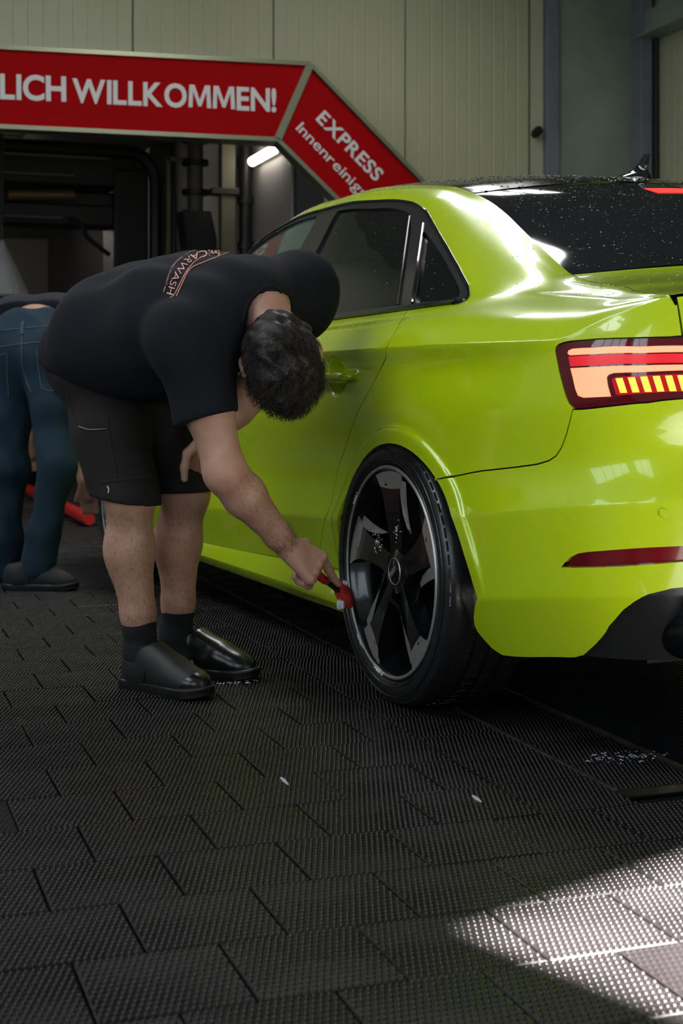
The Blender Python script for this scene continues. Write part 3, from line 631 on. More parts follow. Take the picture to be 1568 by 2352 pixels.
def v_at(s, z, vmax=8.):
    zz = surf(np.full(1500, s), _vg)[2]; m = _vg <= vmax
    return float(np.interp(z, zz[m], _vg[m]))
def arch_pts(k, a0, a1, n=28, dr=0.):
    cs, cz, R_ = WHEEL_ARCHES[k]; out = []
    for a in np.linspace(a0, a1, n):
        s = cs+(R_+dr)*math.cos(a); z = cz+(R_+dr)*math.sin(a); out.append((s, v_at(s, z)))
    return out
def in_poly(pt, poly):
    x, y = pt[:, 0], pt[:, 1]; c = np.zeros(len(pt), bool); P = np.asarray(poly); j = len(P)-1
    for i in range(len(P)):
        xi, yi, xj, yj = P[i, 0], P[i, 1], P[j, 0], P[j, 1]
        if yi != yj:
            m = ((yi > y) != (yj > y)) & (x < (xj-xi)*(y-yi)/(yj-yi)+xi); c ^= m
        j = i
    return c
VS = .09
def densify(loop, step=.018):
    out = []; L = [np.array(p, float) for p in loop]
    for i in range(len(L)):
        a, b = L[i], L[(i+1) % len(L)]
        P = np.array(surf(*a)); Q = np.array(surf(*b)); n = max(1, int(np.linalg.norm(P-Q)/step))
        out += [a+(b-a)*t/n for t in range(n)]
    return np.array(out)
def inset_loop(loop, d, hole=False):
    if abs(d) < 1e-7: return loop
    A = loop; area = np.sum(A[:, 0]*np.roll(A[:, 1], -1)-np.roll(A[:, 0], -1)*A[:, 1]); sg = 1 if area > 0 else -1
    if hole: sg = -sg
    P = np.stack(surf(A[:, 0], A[:, 1]), -1); T = np.roll(P, -1, 0)-np.roll(P, 1, 0); T /= np.linalg.norm(T, axis=1, keepdims=True)+1e-12
    e, f = .002, .01
    v0 = np.clip(A[:, 1], 0, NV-2*f)
    Ps = (np.stack(surf(A[:, 0]+e, v0), -1)-np.stack(surf(A[:, 0]-e, v0), -1))/(2*e); Pv = (np.stack(surf(A[:, 0], v0+f), -1)-np.stack(surf(A[:, 0], v0), -1))/f
    out = A.copy()
    for i in range(len(A)):
        n = np.cross(Ps[i], Pv[i]); nl = np.linalg.norm(n)
        if nl < 1e-6: continue
        dirn = np.cross(n/nl, T[i])*sg*d                                 # towards the inside of the loop
        J = np.stack([Ps[i], Pv[i]], 1); q = np.linalg.lstsq(J, dirn, rcond=None)[0]
        q[1] = np.clip(q[1], -.25, .25); out[i] += q
    out[:, 1] = np.clip(out[:, 1], 0, NV-1e-6)
    return out
RINGS = {}
def ring_pts(k):
    if k not in RINGS:
        cs, cz, R_ = WHEEL_ARCHES[k]; o = []
        for dr in (.012, .024, .0335, .0365, .0395, .0425, .0460, .052, .062):
            for a in np.linspace(-.02, PI+.02, 190):
                s = cs+(R_+dr)*math.cos(a); z = cz+(R_+dr)*math.sin(a); o.append((s, v_at(s, z)))
        RINGS[k] = np.array(o)
    return RINGS[k]
def fill(outline, holes=(), inset=.0016, ds=.026, hole_inset=None):
    """triangulate a patch of the body surface -> (s,v) points, triangles, boundary loops"""
    lo = [inset_loop(densify(outline), inset)]+[inset_loop(densify(h), inset if hole_inset is None else hole_inset, True) for h in holes]
    pts = []; edges = []; loops = []
    for L in lo:
        n0 = len(pts); pts += [tuple(p) for p in L]; k = len(L); edges += [(n0+i, n0+(i+1) % k) for i in range(k)]; loops.append(list(range(n0, n0+k)))
    nb = len(pts); O = np.array(lo[0])
    ss = np.arange(O[:, 0].min(), O[:, 0].max(), ds); vs = []
    for k in range(NV):
        sub = 4 if k < 8 else 5
        if k in (7, 8): sub = 5
        vs += list(k+np.arange(sub)/sub)
    vs += [c+e for c in CREASE for e in (-.05, .05)]
    vs = np.array(sorted(v for v in vs if O[:, 1].min() < v < O[:, 1].max()))
    G = np.stack(np.meshgrid(ss, vs), -1).reshape(-1, 2)
    for k, (cs, cz, R_) in enumerate(WHEEL_ARCHES):
        if ds < .03 and O[:, 0].min() < cs+R_ and O[:, 0].max() > cs-R_ and len(G):
            zz = surf(G[:, 0], G[:, 1])[2]; rr_ = np.hypot(G[:, 0]-cs, zz-cz); G = G[(rr_ > R_+.070) | (zz < .26)]
            G = np.concatenate([G, ring_pts(k)])
    for hs, hz in ((.325, .797), (1.42, .797)):
        if ds < .03 and O[:, 0].min() < hs-.05 and O[:, 0].max() > hs+.05 and O[:, 1].min() < 4 and O[:, 1].max() > 6:
            vc = v_at(hs, hz); hp = [(hs+.062*q*math.cos(a), v_at(hs+.062*q*math.cos(a), hz+.056*q*math.sin(a))) for q in (.25, .5, .7, .85, .93, 1.0, 1.08) for a in np.linspace(0, 2*PI, 30)[:-1]]
            G = G[((G[:, 0]-hs)/.07)**2+((G[:, 1]-vc)/.75)**2 > 1]; G = np.concatenate([G, np.array(hp)])
    G[:, 0] += ((np.round(G[:, 1]*60).astype(int) % 2)-.5)*ds*.0
    if len(G):
        m = in_poly(G, O)
        for h in lo[1:]: m &= ~in_poly(G, h)
        G = G[m]
        B = np.array(pts)[:nb]*np.array([1, VS])
        if len(G):
            keep = np.ones(len(G), bool); g2 = G*np.array([1, VS])
            for i in range(0, len(g2), 2000):
                d = np.sqrt(((g2[i:i+2000, None]-B[None])**2).sum(-1)).min(1); keep[i:i+2000] = d > .006
            G = G[keep]
        pts += [tuple(p) for p in G]
    co = [Vector((p[0], p[1]*VS)) for p in pts]
    r = delaunay_2d_cdt(co, edges, [], 0, 1e-6)
    Pn = np.array([[v.x, v.y/VS] for v in r[0]]); tri = np.array([f for f in r[2]])
    cen = Pn[tri].mean(1); m = in_poly(cen, lo[0])
    for h in lo[1:]: m &= ~in_poly(cen, h)
    tri = tri[m]
    omap = {}
    for i, src in enumerate(r[3]):
        for q in src: omap[q] = i
    loops = [[omap[i] for i in L] for L in loops]
    return Pn, tri, loops
class Shell:
    """accumulates surface patches with exact normals for one mesh"""
    def __init__(s): s.v = []; s.n = []; s.f = []; s.c = 0
    def add(s, P, N, F):
        F = np.asarray(F)
        fn = np.cross(P[F[:, 1]]-P[F[:, 0]], P[F[:, 2]]-P[F[:, 0]]); ok = (fn*N[F[:, 0]]).sum(1) >= 0
        F2 = F.copy(); F2[~ok] = F2[~ok][:, ::-1]
        s.v.append(P); s.n.append(N); s.f += [tuple(int(i)+s.c for i in f) for f in F2]; s.c += len(P)
    def mesh(s, name):
        V = np.concatenate(s.v); N = np.concatenate(s.n); me = mesh(name, V, s.f, True)
        me.normals_split_custom_set_from_vertices([tuple(n) for n in N]); return me
def side_shell(sh, outline, holes=(), inset=.0016, depth=.012, lift=0., mirror=False, hole_inset=None, ds=.026):
    Pn, tri, loops = fill(outline, holes, inset, ds, hole_inset)
    P = np.stack(surf(Pn[:, 0], Pn[:, 1]), -1); N = surf_n(Pn[:, 0], Pn[:, 1]); bad = ~np.isfinite(N).all(1) | (np.linalg.norm(N, axis=1) < .5)
    N[bad] = (0, 0, 1)
    P = P+N*lift
    fl = np.array([1, -1, 1.]) if mirror else np.ones(3)
    sh.add(P*fl, N*fl, tri)
    if depth:
        for li, L in enumerate(loops):
            L = np.array(L); k = len(L); A = P[L]; B = A-N[L]*depth
            T = np.roll(A, -1, 0)-np.roll(A, 1, 0); O = np.cross(T, N[L]); O /= np.linalg.norm(O, axis=1, keepdims=True)+1e-12
            c = P[tri].mean((0, 1))
            ar = np.sum(Pn[L][:, 0]*np.roll(Pn[L][:, 1], -1)-np.roll(Pn[L][:, 0], -1)*Pn[L][:, 1])
            sg = -1 if ar > 0 else 1
            if li: sg = -sg
            O = O*sg
            # s grows forward, v up: seen from outside the frame is mirrored
            V2 = np.concatenate([A, B])*fl; N2 = np.concatenate([O, O])*fl
            F = []
            for i in range(k):
                j = (i+1) % k; F += [(i, j, k+j), (i, k+j, k+i)]
            sh.add(V2, N2, np.array(F))
# ---- materials
M_LIME = new_mat('lime_paint', (.50, .66, .005), .22, coat=1., spec=.5, coat_rough=.025)
M_GLOSS = new_mat('gloss_black_paint', (.008, .008, .010), .12, coat=.6)
M_TRIM = new_mat('black_trim', (.014, .014, .015), .28)
M_PLAST = new_mat('matt_black_plastic', (.010, .010, .011), .55)
M_GLASS = new_mat('dark_privacy_glass', (.008, .0085, .009), .03, spec=.35)
M_GLASSF = new_mat('green_tinted_glass', (.055, .085, .075), .04, spec=.7)
M_REARG = new_mat('dark_rear_glass', (.012, .014, .018), .05, spec=.6)
M_LENS = new_mat('dark_red_lens', (.10, .002, .006), .08, coat=1.)
M_LENSR = new_mat('red_lens', (.30, .004, .008), .12, coat=1., emit=(.8, .01, .01), estr=.25)
M_GLOW = new_mat('lit_light_guide', (.9, .25, .15), .3, emit=(1., .24, .12), estr=1.15)
M_GLOWR = new_mat('red_lit_bar', (.5, .01, .02), .3, emit=(1., .02, .03), estr=.35)
M_AMB = new_mat('amber_lit_segment', (.9, .5, .05), .3, emit=(1., .50, .04), estr=1.5)
M_REFLX = new_mat('red_reflector', (.22, .004, .010), .15, coat=1., var=(3., (.10, .002, .006), .15))
M_CHROME = new_mat('bright_trim', (.7, .7, .7), .2, metal=1.)
CT = R(23.0)
car_o = from_cam(.1244+.865*math.cos(CT), 3.48+.865*math.sin(CT), 0)
hx = from_cam(-math.sin(CT), math.cos(CT), 0); car_a = math.atan2(hx.y, hx.x)
car = empty('sedan_car', car_o, car_a); tag(car, 'wet lime-green sports sedan with black roof being washed', 'car')
def panel(name, outline, mat, holes=(), both='pair', parent=None, **kw):
    """both: 'pair' = one object per side, 'joined' = both sides in one mesh, 'left' = left only"""
    parent = parent or car; obs = []
    if both == 'joined':
        sh = Shell(); side_shell(sh, outline, holes, **kw); side_shell(sh, outline, holes, mirror=True, **kw); return link(name, sh.mesh(name), mat, parent)
    for mir in ((False, True) if both == 'pair' else (False,)):
        sh = Shell(); side_shell(sh, outline, holes, mirror=mir, **kw); o = link(name, sh.mesh(name), mat, parent); obs.append(o)
    return obs
B_GAP = 1.137
FRONTGAP = [(1.05, 8.0), (1.06, 7.2), (1.08, 6.2), (1.10, 5.2), (1.125, 4.2), (1.137, 3.82), (1.151, 3.59), (1.164, 3.37), (1.172, 3.14), (1.173, 2.95), (1.168, 2.75), (1.157, 2.52), (1.145, 2.31), (1.138, 2.12), (1.136, 1.95), (1.145, 1.7), (1.149, 1.45), (1.145, 1.02)]
FENDGAP = [(2.12, 8.0), (2.13, 7), (2.16, 6), (2.20, 5), (2.20, 4), (2.19, 3), (2.17, 2), (2.15, 1.02)]
a_r0 = math.atan2(.20-.26, 1); 
ar_front = [p for p in arch_pts(0, -.12, math.acos((-.254+.039)/.369), 30)]
ar_rear = arch_pts(0, math.acos((-.254+.039)/.369), PI+.12-.26, 14)
quarter = DOOR_REAR[::-1]
quarter = [(.345, 1.0), (.515, 1.0)]+DOOR_REAR[::-1][1:]                      # sill, up the door gap to the belt
dl = DLO_TOP[:]                                                              # front top -> rear bottom
quarter += [(.015, 7.975), (-.064, 7.975), (-.131, 7.965)]+dl[::-1]          # round the window opening to the A-pillar
quarter += [(1.80, 9.9), (1.93, 9.1), (2.03, 8.45), (2.10, 8.1), (2.17, 8.6), (2.17, 10.5), (2.15, 11.99)]
quarter += [(s, 11.99) for s in np.linspace(2.0, -.94, 60)]
quarter += [(-.950, 6.0), (-.954, 5.76), (-.957, 5.4), (-.96, 5.05)]
quarter += LAMP_TOP[::-1][1:]+LAMP_LOW[:8]+BGAP[::-1]
quarter += ar_front[::-1]
q_parts = panel('quarter_panel', quarter, M_LIME)
rear_door = DOOR_REAR+[(.8, 1.02)]+FRONTGAP[::-1]+[(.7, 7.985), (.3, 7.985)]
front_door = FRONTGAP+[(1.6, 1.02)]+FENDGAP[::-1]+[(1.8, 7.99), (1.4, 7.985)]
rd_ = panel('rear_door', rear_door, M_LIME); fd_ = panel('front_door', front_door, M_LIME)
arf = arch_pts(1, PI+.10, -.15, 40)
fender = [(2.17, 8.0)]+FENDGAP[1:]+[(2.24, 1.0)]+arf+[(2.99, 1.3), (3.0, 2.0), (3.02, 3.2), (3.02, 4.2), (2.97, 5.0), (3.0, 6.0), (3.1, 7.0), (3.0, 9.), (2.9, 11.98), (2.5, 11.98), (2.25, 11.98), (2.18, 10.)]
panel('front_fender', fender, M_LIME)
fbump = [(2.99, 1.3), (2.975, .6), (2.99, 0.02), (S_FRONT-.001, 0.02), (S_FRONT-.001, 4.6), (3.6, 4.6), (3.1, 4.4), (3.02, 4.2), (3.02, 3.2), (3.0, 2.0)]
panel('front_bumper', fbump, M_LIME, both='joined')
panel('headlight', [(3.02, 4.35), (3.1, 4.45), (3.6, 4.65), (3.62, 5.6), (3.3, 5.8), (3.02, 5.6), (2.98, 5.0)], new_mat('clear_headlight', (.5, .52, .55), .08, metal=.6, coat=1.))
panel('front_grille', [(3.62, .6), (S_FRONT-.001, .6), (S_FRONT-.001, 5.2), (3.66, 5.2)], M_GLOSS, both='joined', lift=.004)
panel('bonnet_edge', [(3.62, 4.65), (S_FRONT-.001, 4.65), (S_FRONT-.001, 5.9), (3.3, 5.9), (3.02, 5.7), (3.3, 5.82), (3.62, 5.62)], M_LIME, both='joined')
# rear bumper with fog-reflector recess
bump = BGAP[:]+LAMP_LOW[8:]+[(-1.02, 4.0), (-1.05, 3.4), (-1.12, 3.15), (S_REAR+.001, 3.1), (S_REAR+.001, 1.1), (-1.2, 1.1)]+CUT[::-1]+[(-.405, 1.1)]+ar_rear[::-1][1:]
rb = panel('rear_bumper', bump, M_LIME, holes=[REFL], both='joined', hole_inset=.001)
panel('reflector', REFL, M_REFLX, inset=-.004, lift=-.010, depth=.01)
panel('reflector_frame', REFL, M_TRIM, inset=-.014, lift=-.016, depth=0)
DIFF = CUT[13:][:]+[(-1.2, 1.1), (S_REAR+.001, 1.1), (S_REAR+.001, .0), (-1.2, .0), (-.9, 0.)]
panel('diffuser', DIFF, M_TRIM, both='joined', lift=-.012, depth=.05, inset=-.004)
# tail lamps
LAMP = LAMP_TOP+[(-1.2, 4.98), (-1.225, 4.9), (-1.235, 4.5), (-1.23, 4.2), (-1.2, 4.11)]+LAMP_LOW[::-1]
lamps = panel('tail_lamp', LAMP, M_LENS, lift=.0005, depth=.02, ds=.02)
for m_, lp in enumerate(lamps):
    for nm, loop, mat in (('light_bar', L_TOP, M_GLOW), ('lens_bar', L_BAR, M_GLOWR), ('light_guide', L_MAIN, M_GLOW), ('indicator_bed', L_AMB, M_LENSR)):
        sh = Shell(); side_shell(sh, loop, inset=.0, lift=.0016, depth=.001, mirror=bool(m_), ds=.02); link(nm, sh.mesh(nm), mat, lp)
    for k in range(15):
        s0 = -.832-k*.0235; s1 = s0-.013
        if s1 < -1.18: break
        sh = Shell(); side_shell(sh, [(s0, 4.43), (s1, 4.43), (s1-.009, 4.20), (s0-.009, 4.20)], inset=0, lift=.0026, depth=.001, mirror=bool(m_), ds=.02); link('indicator_segment', sh.mesh('indicator_segment'), M_AMB, lp)
# ---- windows of the flank
def g_off(loop, d): return [tuple(p) for p in inset_loop(densify(loop, .03), d)]
BP_R = [(.935, 10.3), (.923, 9.87), (.907, 9.61), (.895, 9.39), (.889, 9.18), (.886, 8.97), (.888, 8.6), (.893, 8.0)]
BP_F = [(1.075, 10.3), (1.07, 9.86), (1.064, 9.63), (1.058, 9.42), (1.058, 9.24), (1.06, 9.0), (1.066, 8.6), (1.075, 8.0)]
DG_R = [(.36, 9.9), (.347, 9.78), (.3, 9.53), (.258, 9.32), (.217, 9.1), (.179, 8.87), (.15, 8.65), (.122, 8.42), (.094, 8.16)]
QL = [(.255,9.70),(.211,9.49),(.167,9.27),(.128,9.03),(.094,8.78),(.067,8.54),(.041,8.27),(.027,8.16)]
def vtop(s, off=.30):
    t = np.array(DLO_TOP[:24]); return float(np.interp(s, t[::-1, 0], t[::-1, 1]))-off
def sl_(P, d): return [(a+d, b) for a, b in P]
g_rear = [(s, vtop(s, .24)) for s in np.linspace(.925, .375, 16)]+[(.35, 9.72)]+DG_R[2:]+[(.094, 8.14), (.3, 8.14), (.6, 8.14), (.885, 8.14)]+[p for p in BP_R[::-1] if p[1] < 9.9 and p[1] > 8.2]
g_q = [(.232, 9.53)]+[(a-.012, b) for a, b in QL[1:-1]]+[(.012, 8.16), (-.06, 8.16), (-.13, 8.16), (-.168, 8.18), (-.180, 8.28), (-.170, 8.45), (-.145, 8.64), (-.11, 8.83), (-.07, 9.00), (-.03, 9.14), (.03, 9.30), (.09, 9.42), (.15, 9.51), (.20, 9.565), (.222, 9.58)]
g_front = [(s, vtop(s, .24)) for s in np.linspace(1.64, 1.09, 14)]+[p for p in BP_F if 8.2 < p[1] < 9.95]+[(1.075, 8.14), (1.4, 8.14), (1.8, 8.14), (1.98, 8.16), (1.96, 8.5), (1.87, 9.1), (1.76, 9.8)]
frames = panel('window_frame', DLO, M_TRIM, holes=[g_rear, g_q, g_front], lift=.0015, depth=.014, inset=.001, hole_inset=0.)
panel('rear_door_glass', g_rear, M_GLASS, inset=-.006, lift=-.006, depth=0)
panel('quarter_light', g_q, M_GLASS, inset=-.006, lift=-.006, depth=0)
panel('front_door_glass', g_front, M_GLASSF, inset=-.006, lift=-.006, depth=0)
# raised mouldings: round the opening, belt line, quarter-light divider
def bead(name, P, r, mat, lift=.002, mir=False, n=6, flat=1.):
    pts = []
    for s, v in P:
        p = np.array(surf(s, v))+surf_n(s, v)*lift; pts.append((p[0], -p[1] if mir else p[1], p[2]))
    return MB().tube(pts, r, n).build(name, mat, car, True)
for mir in (False, True):
    bead('window_moulding', [tuple(p) for p in catmull(DLO_TOP, 3)], .0055, M_GLOSS, .002, mir)
    bead('belt_moulding', [(s, 8.02) for s in np.linspace(-.19, 2.02, 60)], .0065, M_GLOSS, .003, mir)
    bead('divider_strip', [(a, b) for a, b in QL], .004, M_CHROME if False else M_GLOSS, .004, mir)
    bead('divider_strip', [(a+.02, b) for a, b in DG_R[1:]], .003, M_TRIM, .002, mir)
# black inner body that shows in the shut lines
sh = Shell()
for mir in (False, True):
    for ol in (quarter, rear_door, front_door, fender):
        side_shell(sh, ol, inset=-.006, depth=0, lift=-.011, mirror=mir, ds=.06)
    side_shell(sh, bump, inset=-.004, depth=0, lift=-.018, mirror=mir, ds=.06)
link('inner_body', sh.mesh('inner_body'), M_PLAST, car)
# ---- top surfaces: roof, rear glass, boot lid, windscreen, bonnet
def Tpt(s):
    x, y, z = surf(s, np.full(np.shape(s), NV-1e-6)); return np.stack([x, y, z], -1)
XB_ = pchip([-.45, -.43, .19, .34, .7, 1.1, 1.45, 2.28], [-.23, -.23, -.17, -.155, -.09, 0., .10, .22])
CR_ = pchip([-.45, -.43, -.1, .19, .34, .7, 1.1, 1.45, 1.9, 2.28], [.032, .032, .04, .032, .030, .040, .040, .040, .06, .05])
def top_patch(s0, s1, ns, nw=28, d0=0.):
    s = np.linspace(s0, s1, ns); w = np.linspace(-1, 1, nw*2+1); T = Tpt(s)
    x = T[:, None, 0]+XB_(s)[:, None]*(1-w**2)[None]; y = T[:, None, 1]*w[None]; z = T[:, None, 2]+CR_(s)[:, None]*(1-np.abs(w)**2.3)[None]+d0
    return np.stack([x, y, z], -1)
def grid_shell(sh, G, depth=.0):
    n, m, _ = G.shape; du = np.gradient(G, axis=0); dv = np.gradient(G, axis=1); N = np.cross(du, dv); N /= np.linalg.norm(N, axis=-1, keepdims=True)+1e-12
    N *= np.where(N[..., 2:3] < 0, -1, 1)
    I = np.arange(n*m).reshape(n, m)
    F = np.concatenate([np.stack([I[:-1, :-1], I[1:, :-1], I[1:, 1:]], -1).reshape(-1, 3), np.stack([I[:-1, :-1], I[1:, 1:], I[:-1, 1:]], -1).reshape(-1, 3)])
    sh.add(G.reshape(-1, 3), N.reshape(-1, 3), F)
    return N
def top_obj(name, G, mat):
    sh = Shell(); N = grid_shell(sh, G); return link(name, sh.mesh(name), mat, car), N
G_roof = top_patch(.198, 1.43, 60); roof, N_roof = top_obj('roof', G_roof, M_GLOSS)
G_rg = top_patch(.190, -.425, 50, d0=-.002); rglass, N_rg = top_obj('rear_window', G_rg, M_REARG)
top_obj('windscreen', top_patch(1.435, 2.27, 30), M_GLASSF)
# boot lid: top plus rear face in one mesh
sb_ = np.linspace(-.436, -.946, 44); T = Tpt(sb_); w = np.linspace(-1, 1, 57)
t0 = Tpt(np.array([-.436]))[0]
E0 = np.stack([t0[0]-.23*(1-w**2), t0[1]*w, t0[2]+.028*(1-np.abs(w)**2.3)], -1)
sr = np.linspace(-.946, S_REAR, 400); rp = np.stack(surf(sr, np.full(400, 6.)), -1)
yc_ = rp[0, 1]; E1 = np.stack([np.interp(np.abs(w)*yc_, rp[::-1, 1], rp[::-1, 0]), w*yc_, np.interp(np.abs(w)*yc_, rp[::-1, 1], rp[::-1, 2])], -1)
tau = np.clip((T[:, 0]-E0[0, 0])/(E1[0, 0]-E0[0, 0]), 0, 1)
Gb = E0[None]*(1-tau)[:, None, None]+E1[None]*tau[:, None, None]
Gb[..., 1] = T[:, None, 1]*w[None]; Gb[..., 2] += (T[:, 2]-(E0[0, 2]*(1-tau)+E1[0, 2]*tau))[:, None]
Gb[..., 2] += (-.004*np.sin(PI*tau)[:, None]+.012*np.exp(-((1-tau)/.10)**2)[:, None]*0)*(1-w**2)[None]
sh = Shell(); N_boot = grid_shell(sh, Gb)
bootrear = [(-.952, 5.96), (-.958, 5.4), (-.962, 5.04), (-1.2, 4.99), (-1.232, 4.9), (-1.24, 4.5), (-1.235, 4.18), (-1.2, 4.10), (-1.03, 4.02), (-1.055, 3.42), (-1.125, 3.18), (S_REAR+.001, 3.12), (S_REAR+.001, 5.99), (-1.2, 5.99)]
for mir in (False, True): side_shell(sh, bootrear, mirror=mir)
link('boot_lid', sh.mesh('boot_lid'), M_LIME, car)
# slim black lip spoiler on the boot edge
lipp = [(E1[i, 0]-.006, E1[i, 1], E1[i, 2]+.004) for i in range(0, 57)]
sp = [(p[0]+.028, p[1]*.965, p[2]+.004) for p in lipp]
b = MB(); pr = [(.04, .0), (.01, .010), (-.012, .014), (-.014, .008), (.0, -.004)]
for q in lipp[1:-1]: pass
vs = []; idx = range(1, 56)
for i in idx:
    q = lipp[i]; k = min(1, (28-abs(i-28))/3.); k = max(.15, k)
    vs += [(q[0]+.012+px_*k, q[1], q[2]-.002+pz_*k) for px_, pz_ in pr]
n5 = 5; m5 = len(list(idx))
b.add(vs, [(i*n5+k, i*n5+(k+1) % n5, (i+1)*n5+(k+1) % n5, (i+1)*n5+k) for i in range(m5-1) for k in range(n5)]+[tuple(range(5)), tuple(range((m5-1)*5, m5*5))])
b.build('boot_spoiler', M_GLOSS, car, True, 30)
# bonnet
sbn = np.linspace(2.30, 3.56, 40); T = Tpt(sbn); yv = np.linspace(-1, 1, 41)
srf = np.linspace(3.56, S_FRONT, 300); fp = np.stack(surf(srf, np.full(300, 6.)), -1); yf = fp[0, 1]
E1 = np.stack([np.interp(np.abs(yv)*yf, fp[::-1, 1], fp[::-1, 0]), yv*yf, np.interp(np.abs(yv)*yf, fp[::-1, 1], fp[::-1, 2])], -1)
t0 = T[0]; E0 = np.stack([t0[0]+.22*(1-yv**2), t0[1]*yv, t0[2]+.05*(1-np.abs(yv)**2.3)], -1)
tau = np.clip((T[:, 0]-t0[0])/(E1[0, 0]-t0[0]), 0, 1)
G = E0[None]*(1-tau)[:, None, None]+E1[None]*tau[:, None, None]; G[..., 1] = T[:, None, 1]*yv[None]; G[..., 2] += (T[:, 2]-(E0[0, 2]*(1-tau)+E1[0, 2]*tau))[:, None]+.02*np.sin(PI*tau)[:, None]*(1-yv**2)[None]
top_obj('bonnet', G, M_LIME)
# ---- sills
for mir in (1, -1):
    prof = [(.838, .268), (.848, .262), (.866, .222), (.869, .208), (.866, .198), (.846, .174), (.835, .170), (.70, .165), (.70, .268)]
    xs = [.335, .36, .42, .8, 1.2, 1.6, 2.0, 2.24]; vs = []
    for x in xs:
        zt = float(np.interp(x, [.3, .83, 1.5, 2.2], [.020, .004, -.020, -.030])); e = .0 if x > .34 else -.004
        vs += [(x, mir*(y+e), z+(zt*np.clip((z-.20)/.06, 0, 1))) for y, z in prof]
    n = len(prof); b = MB().add(vs, [(i*n+k, i*n+(k+1) % n, (i+1)*n+(k+1) % n, (i+1)*n+k) for i in range(len(xs)-1) for k in range(n)]+[tuple(range(n)), tuple(range((len(xs)-1)*n, len(xs)*n))])
    b.build('side_sill', M_LIME, car, True, 25)
# ---- floor pan, wheel-arch liners
MB().box((1.2, 0, .30), (3.6, 1.10, .24)).box((1.31, 0, .27), (1.85, 1.56, .18)).box((-.62, 0, .33), (.5, 1.3, .16)).build('floor_pan', M_PLAST, car)
for cs, cz, R_ in WHEEL_ARCHES:
    for mir in (1, -1):
        vs = []; aa = np.linspace(-.12, PI+.08, 26)
        for y in (.840, .80, .58): vs += [(cs+(R_+.004)*math.cos(a), mir*(y if math.sin(a) > .45 else min(y, .77)), cz+(R_+.004)*math.sin(a)) for a in aa]
        n = len(aa); fs = [(j*n+i, j*n+i+1, (j+1)*n+i+1, (j+1)*n+i) for j in range(2) for i in range(n-1)]+[tuple(range(2*n, 3*n))]
        MB().add(vs, fs).build('wheel_arch_liner', M_PLAST, car, True, 50)
# opaque cabin tub so that no light leaks behind the glass
sh = Shell()
for mir in (False, True): side_shell(sh, [(2.0, 8.1), (1.75, 10.), (1.5, 11.), (.4, 11.), (.2, 10.6), (-.2, 8.6), (-.2, 8.1)], inset=0, depth=0, lift=-.045, mirror=mir, ds=.1)
grid_shell(sh, top_patch(.40, 1.4, 12, d0=-.05)); grid_shell(sh, top_patch(.30, -.40, 12, d0=-.05))
link('cabin_lining', sh.mesh('cabin_lining'), M_PLAST, car)
# ---- door handles
def handle(s0, mir):
    P = [np.array(surf(s0+a, v_at(s0+a, .797+.000*a))) for a in (-.105, -.085, -.04, 0, .04, .085, .105)]
    rr = [.006, .0125, .0150, .0155, .0150, .0125, .006]; of = [.004, .020, .028, .030, .028, .020, .004]
    pts = [(p[0], (p[1]+o)*(-1 if mir else 1), p[2]+.0) for p, o in zip(P, of)]
    b = MB(); pts = [tuple(q) for q in catmull(pts, 5)]; r2 = list(np.interp(np.linspace(0, 6, len(pts)), range(7), rr))
    return b.tube(pts, r2, 12).build('door_handle', M_LIME, car, True)
for s0 in (.325, 1.42):
    for mir in (False, True): handle(s0, mir)
# ---- aerial
an = MB(); prof = []
secs = [(.0, .17, .040, 0.), (.004, .165, .042, .0), (.018, .15, .036, -.004), (.030, .115, .024, -.016), (.042, .075, .013, -.030), (.062, .052, .010, -.044), (.085, .040, .008, -.055), (.100, .026, .0055, -.064)]
n = 18; vs = []
for h, L, wd, xo in secs: vs += [(xo+L/2*math.cos(2*PI*k/n), wd/2*2*math.sin(2*PI*k/n)*.9, h) for k in range(n)]
an.add(vs, [(i*n+k, i*n+(k+1) % n, (i+1)*n+(k+1) % n, (i+1)*n+k) for i in range(len(secs)-1) for k in range(n)]+[tuple(range((len(secs)-1)*n, len(secs)*n))])
an.build('roof_aerial', M_GLOSS, car, True, 60, loc=(.255, 0, 1.352), rot=(0, R(-6), 0)).scale = (1, 1, .74)
# ---- third brake light behind the rear glass
cs3 = G_rg[3:6]; pts3 = [G_rg[9, j]+N_rg[9, j]*.0015 for j in range(17, 40)]; pts3b = [G_rg[14, j]+N_rg[14, j]*.0015 for j in range(18, 39)]
poly = pts3+pts3b[::-1]
b = MB(); k = len(pts3b); vs = pts3[1:-1]+pts3b; b.add(vs, [(i, i+1, k+i+1, k+i) for i in range(k-1)])
b.build('brake_light', new_mat('red_brake_light', (.5, .02, .02), .3, emit=(1, .06, .05), estr=.8), car, True)
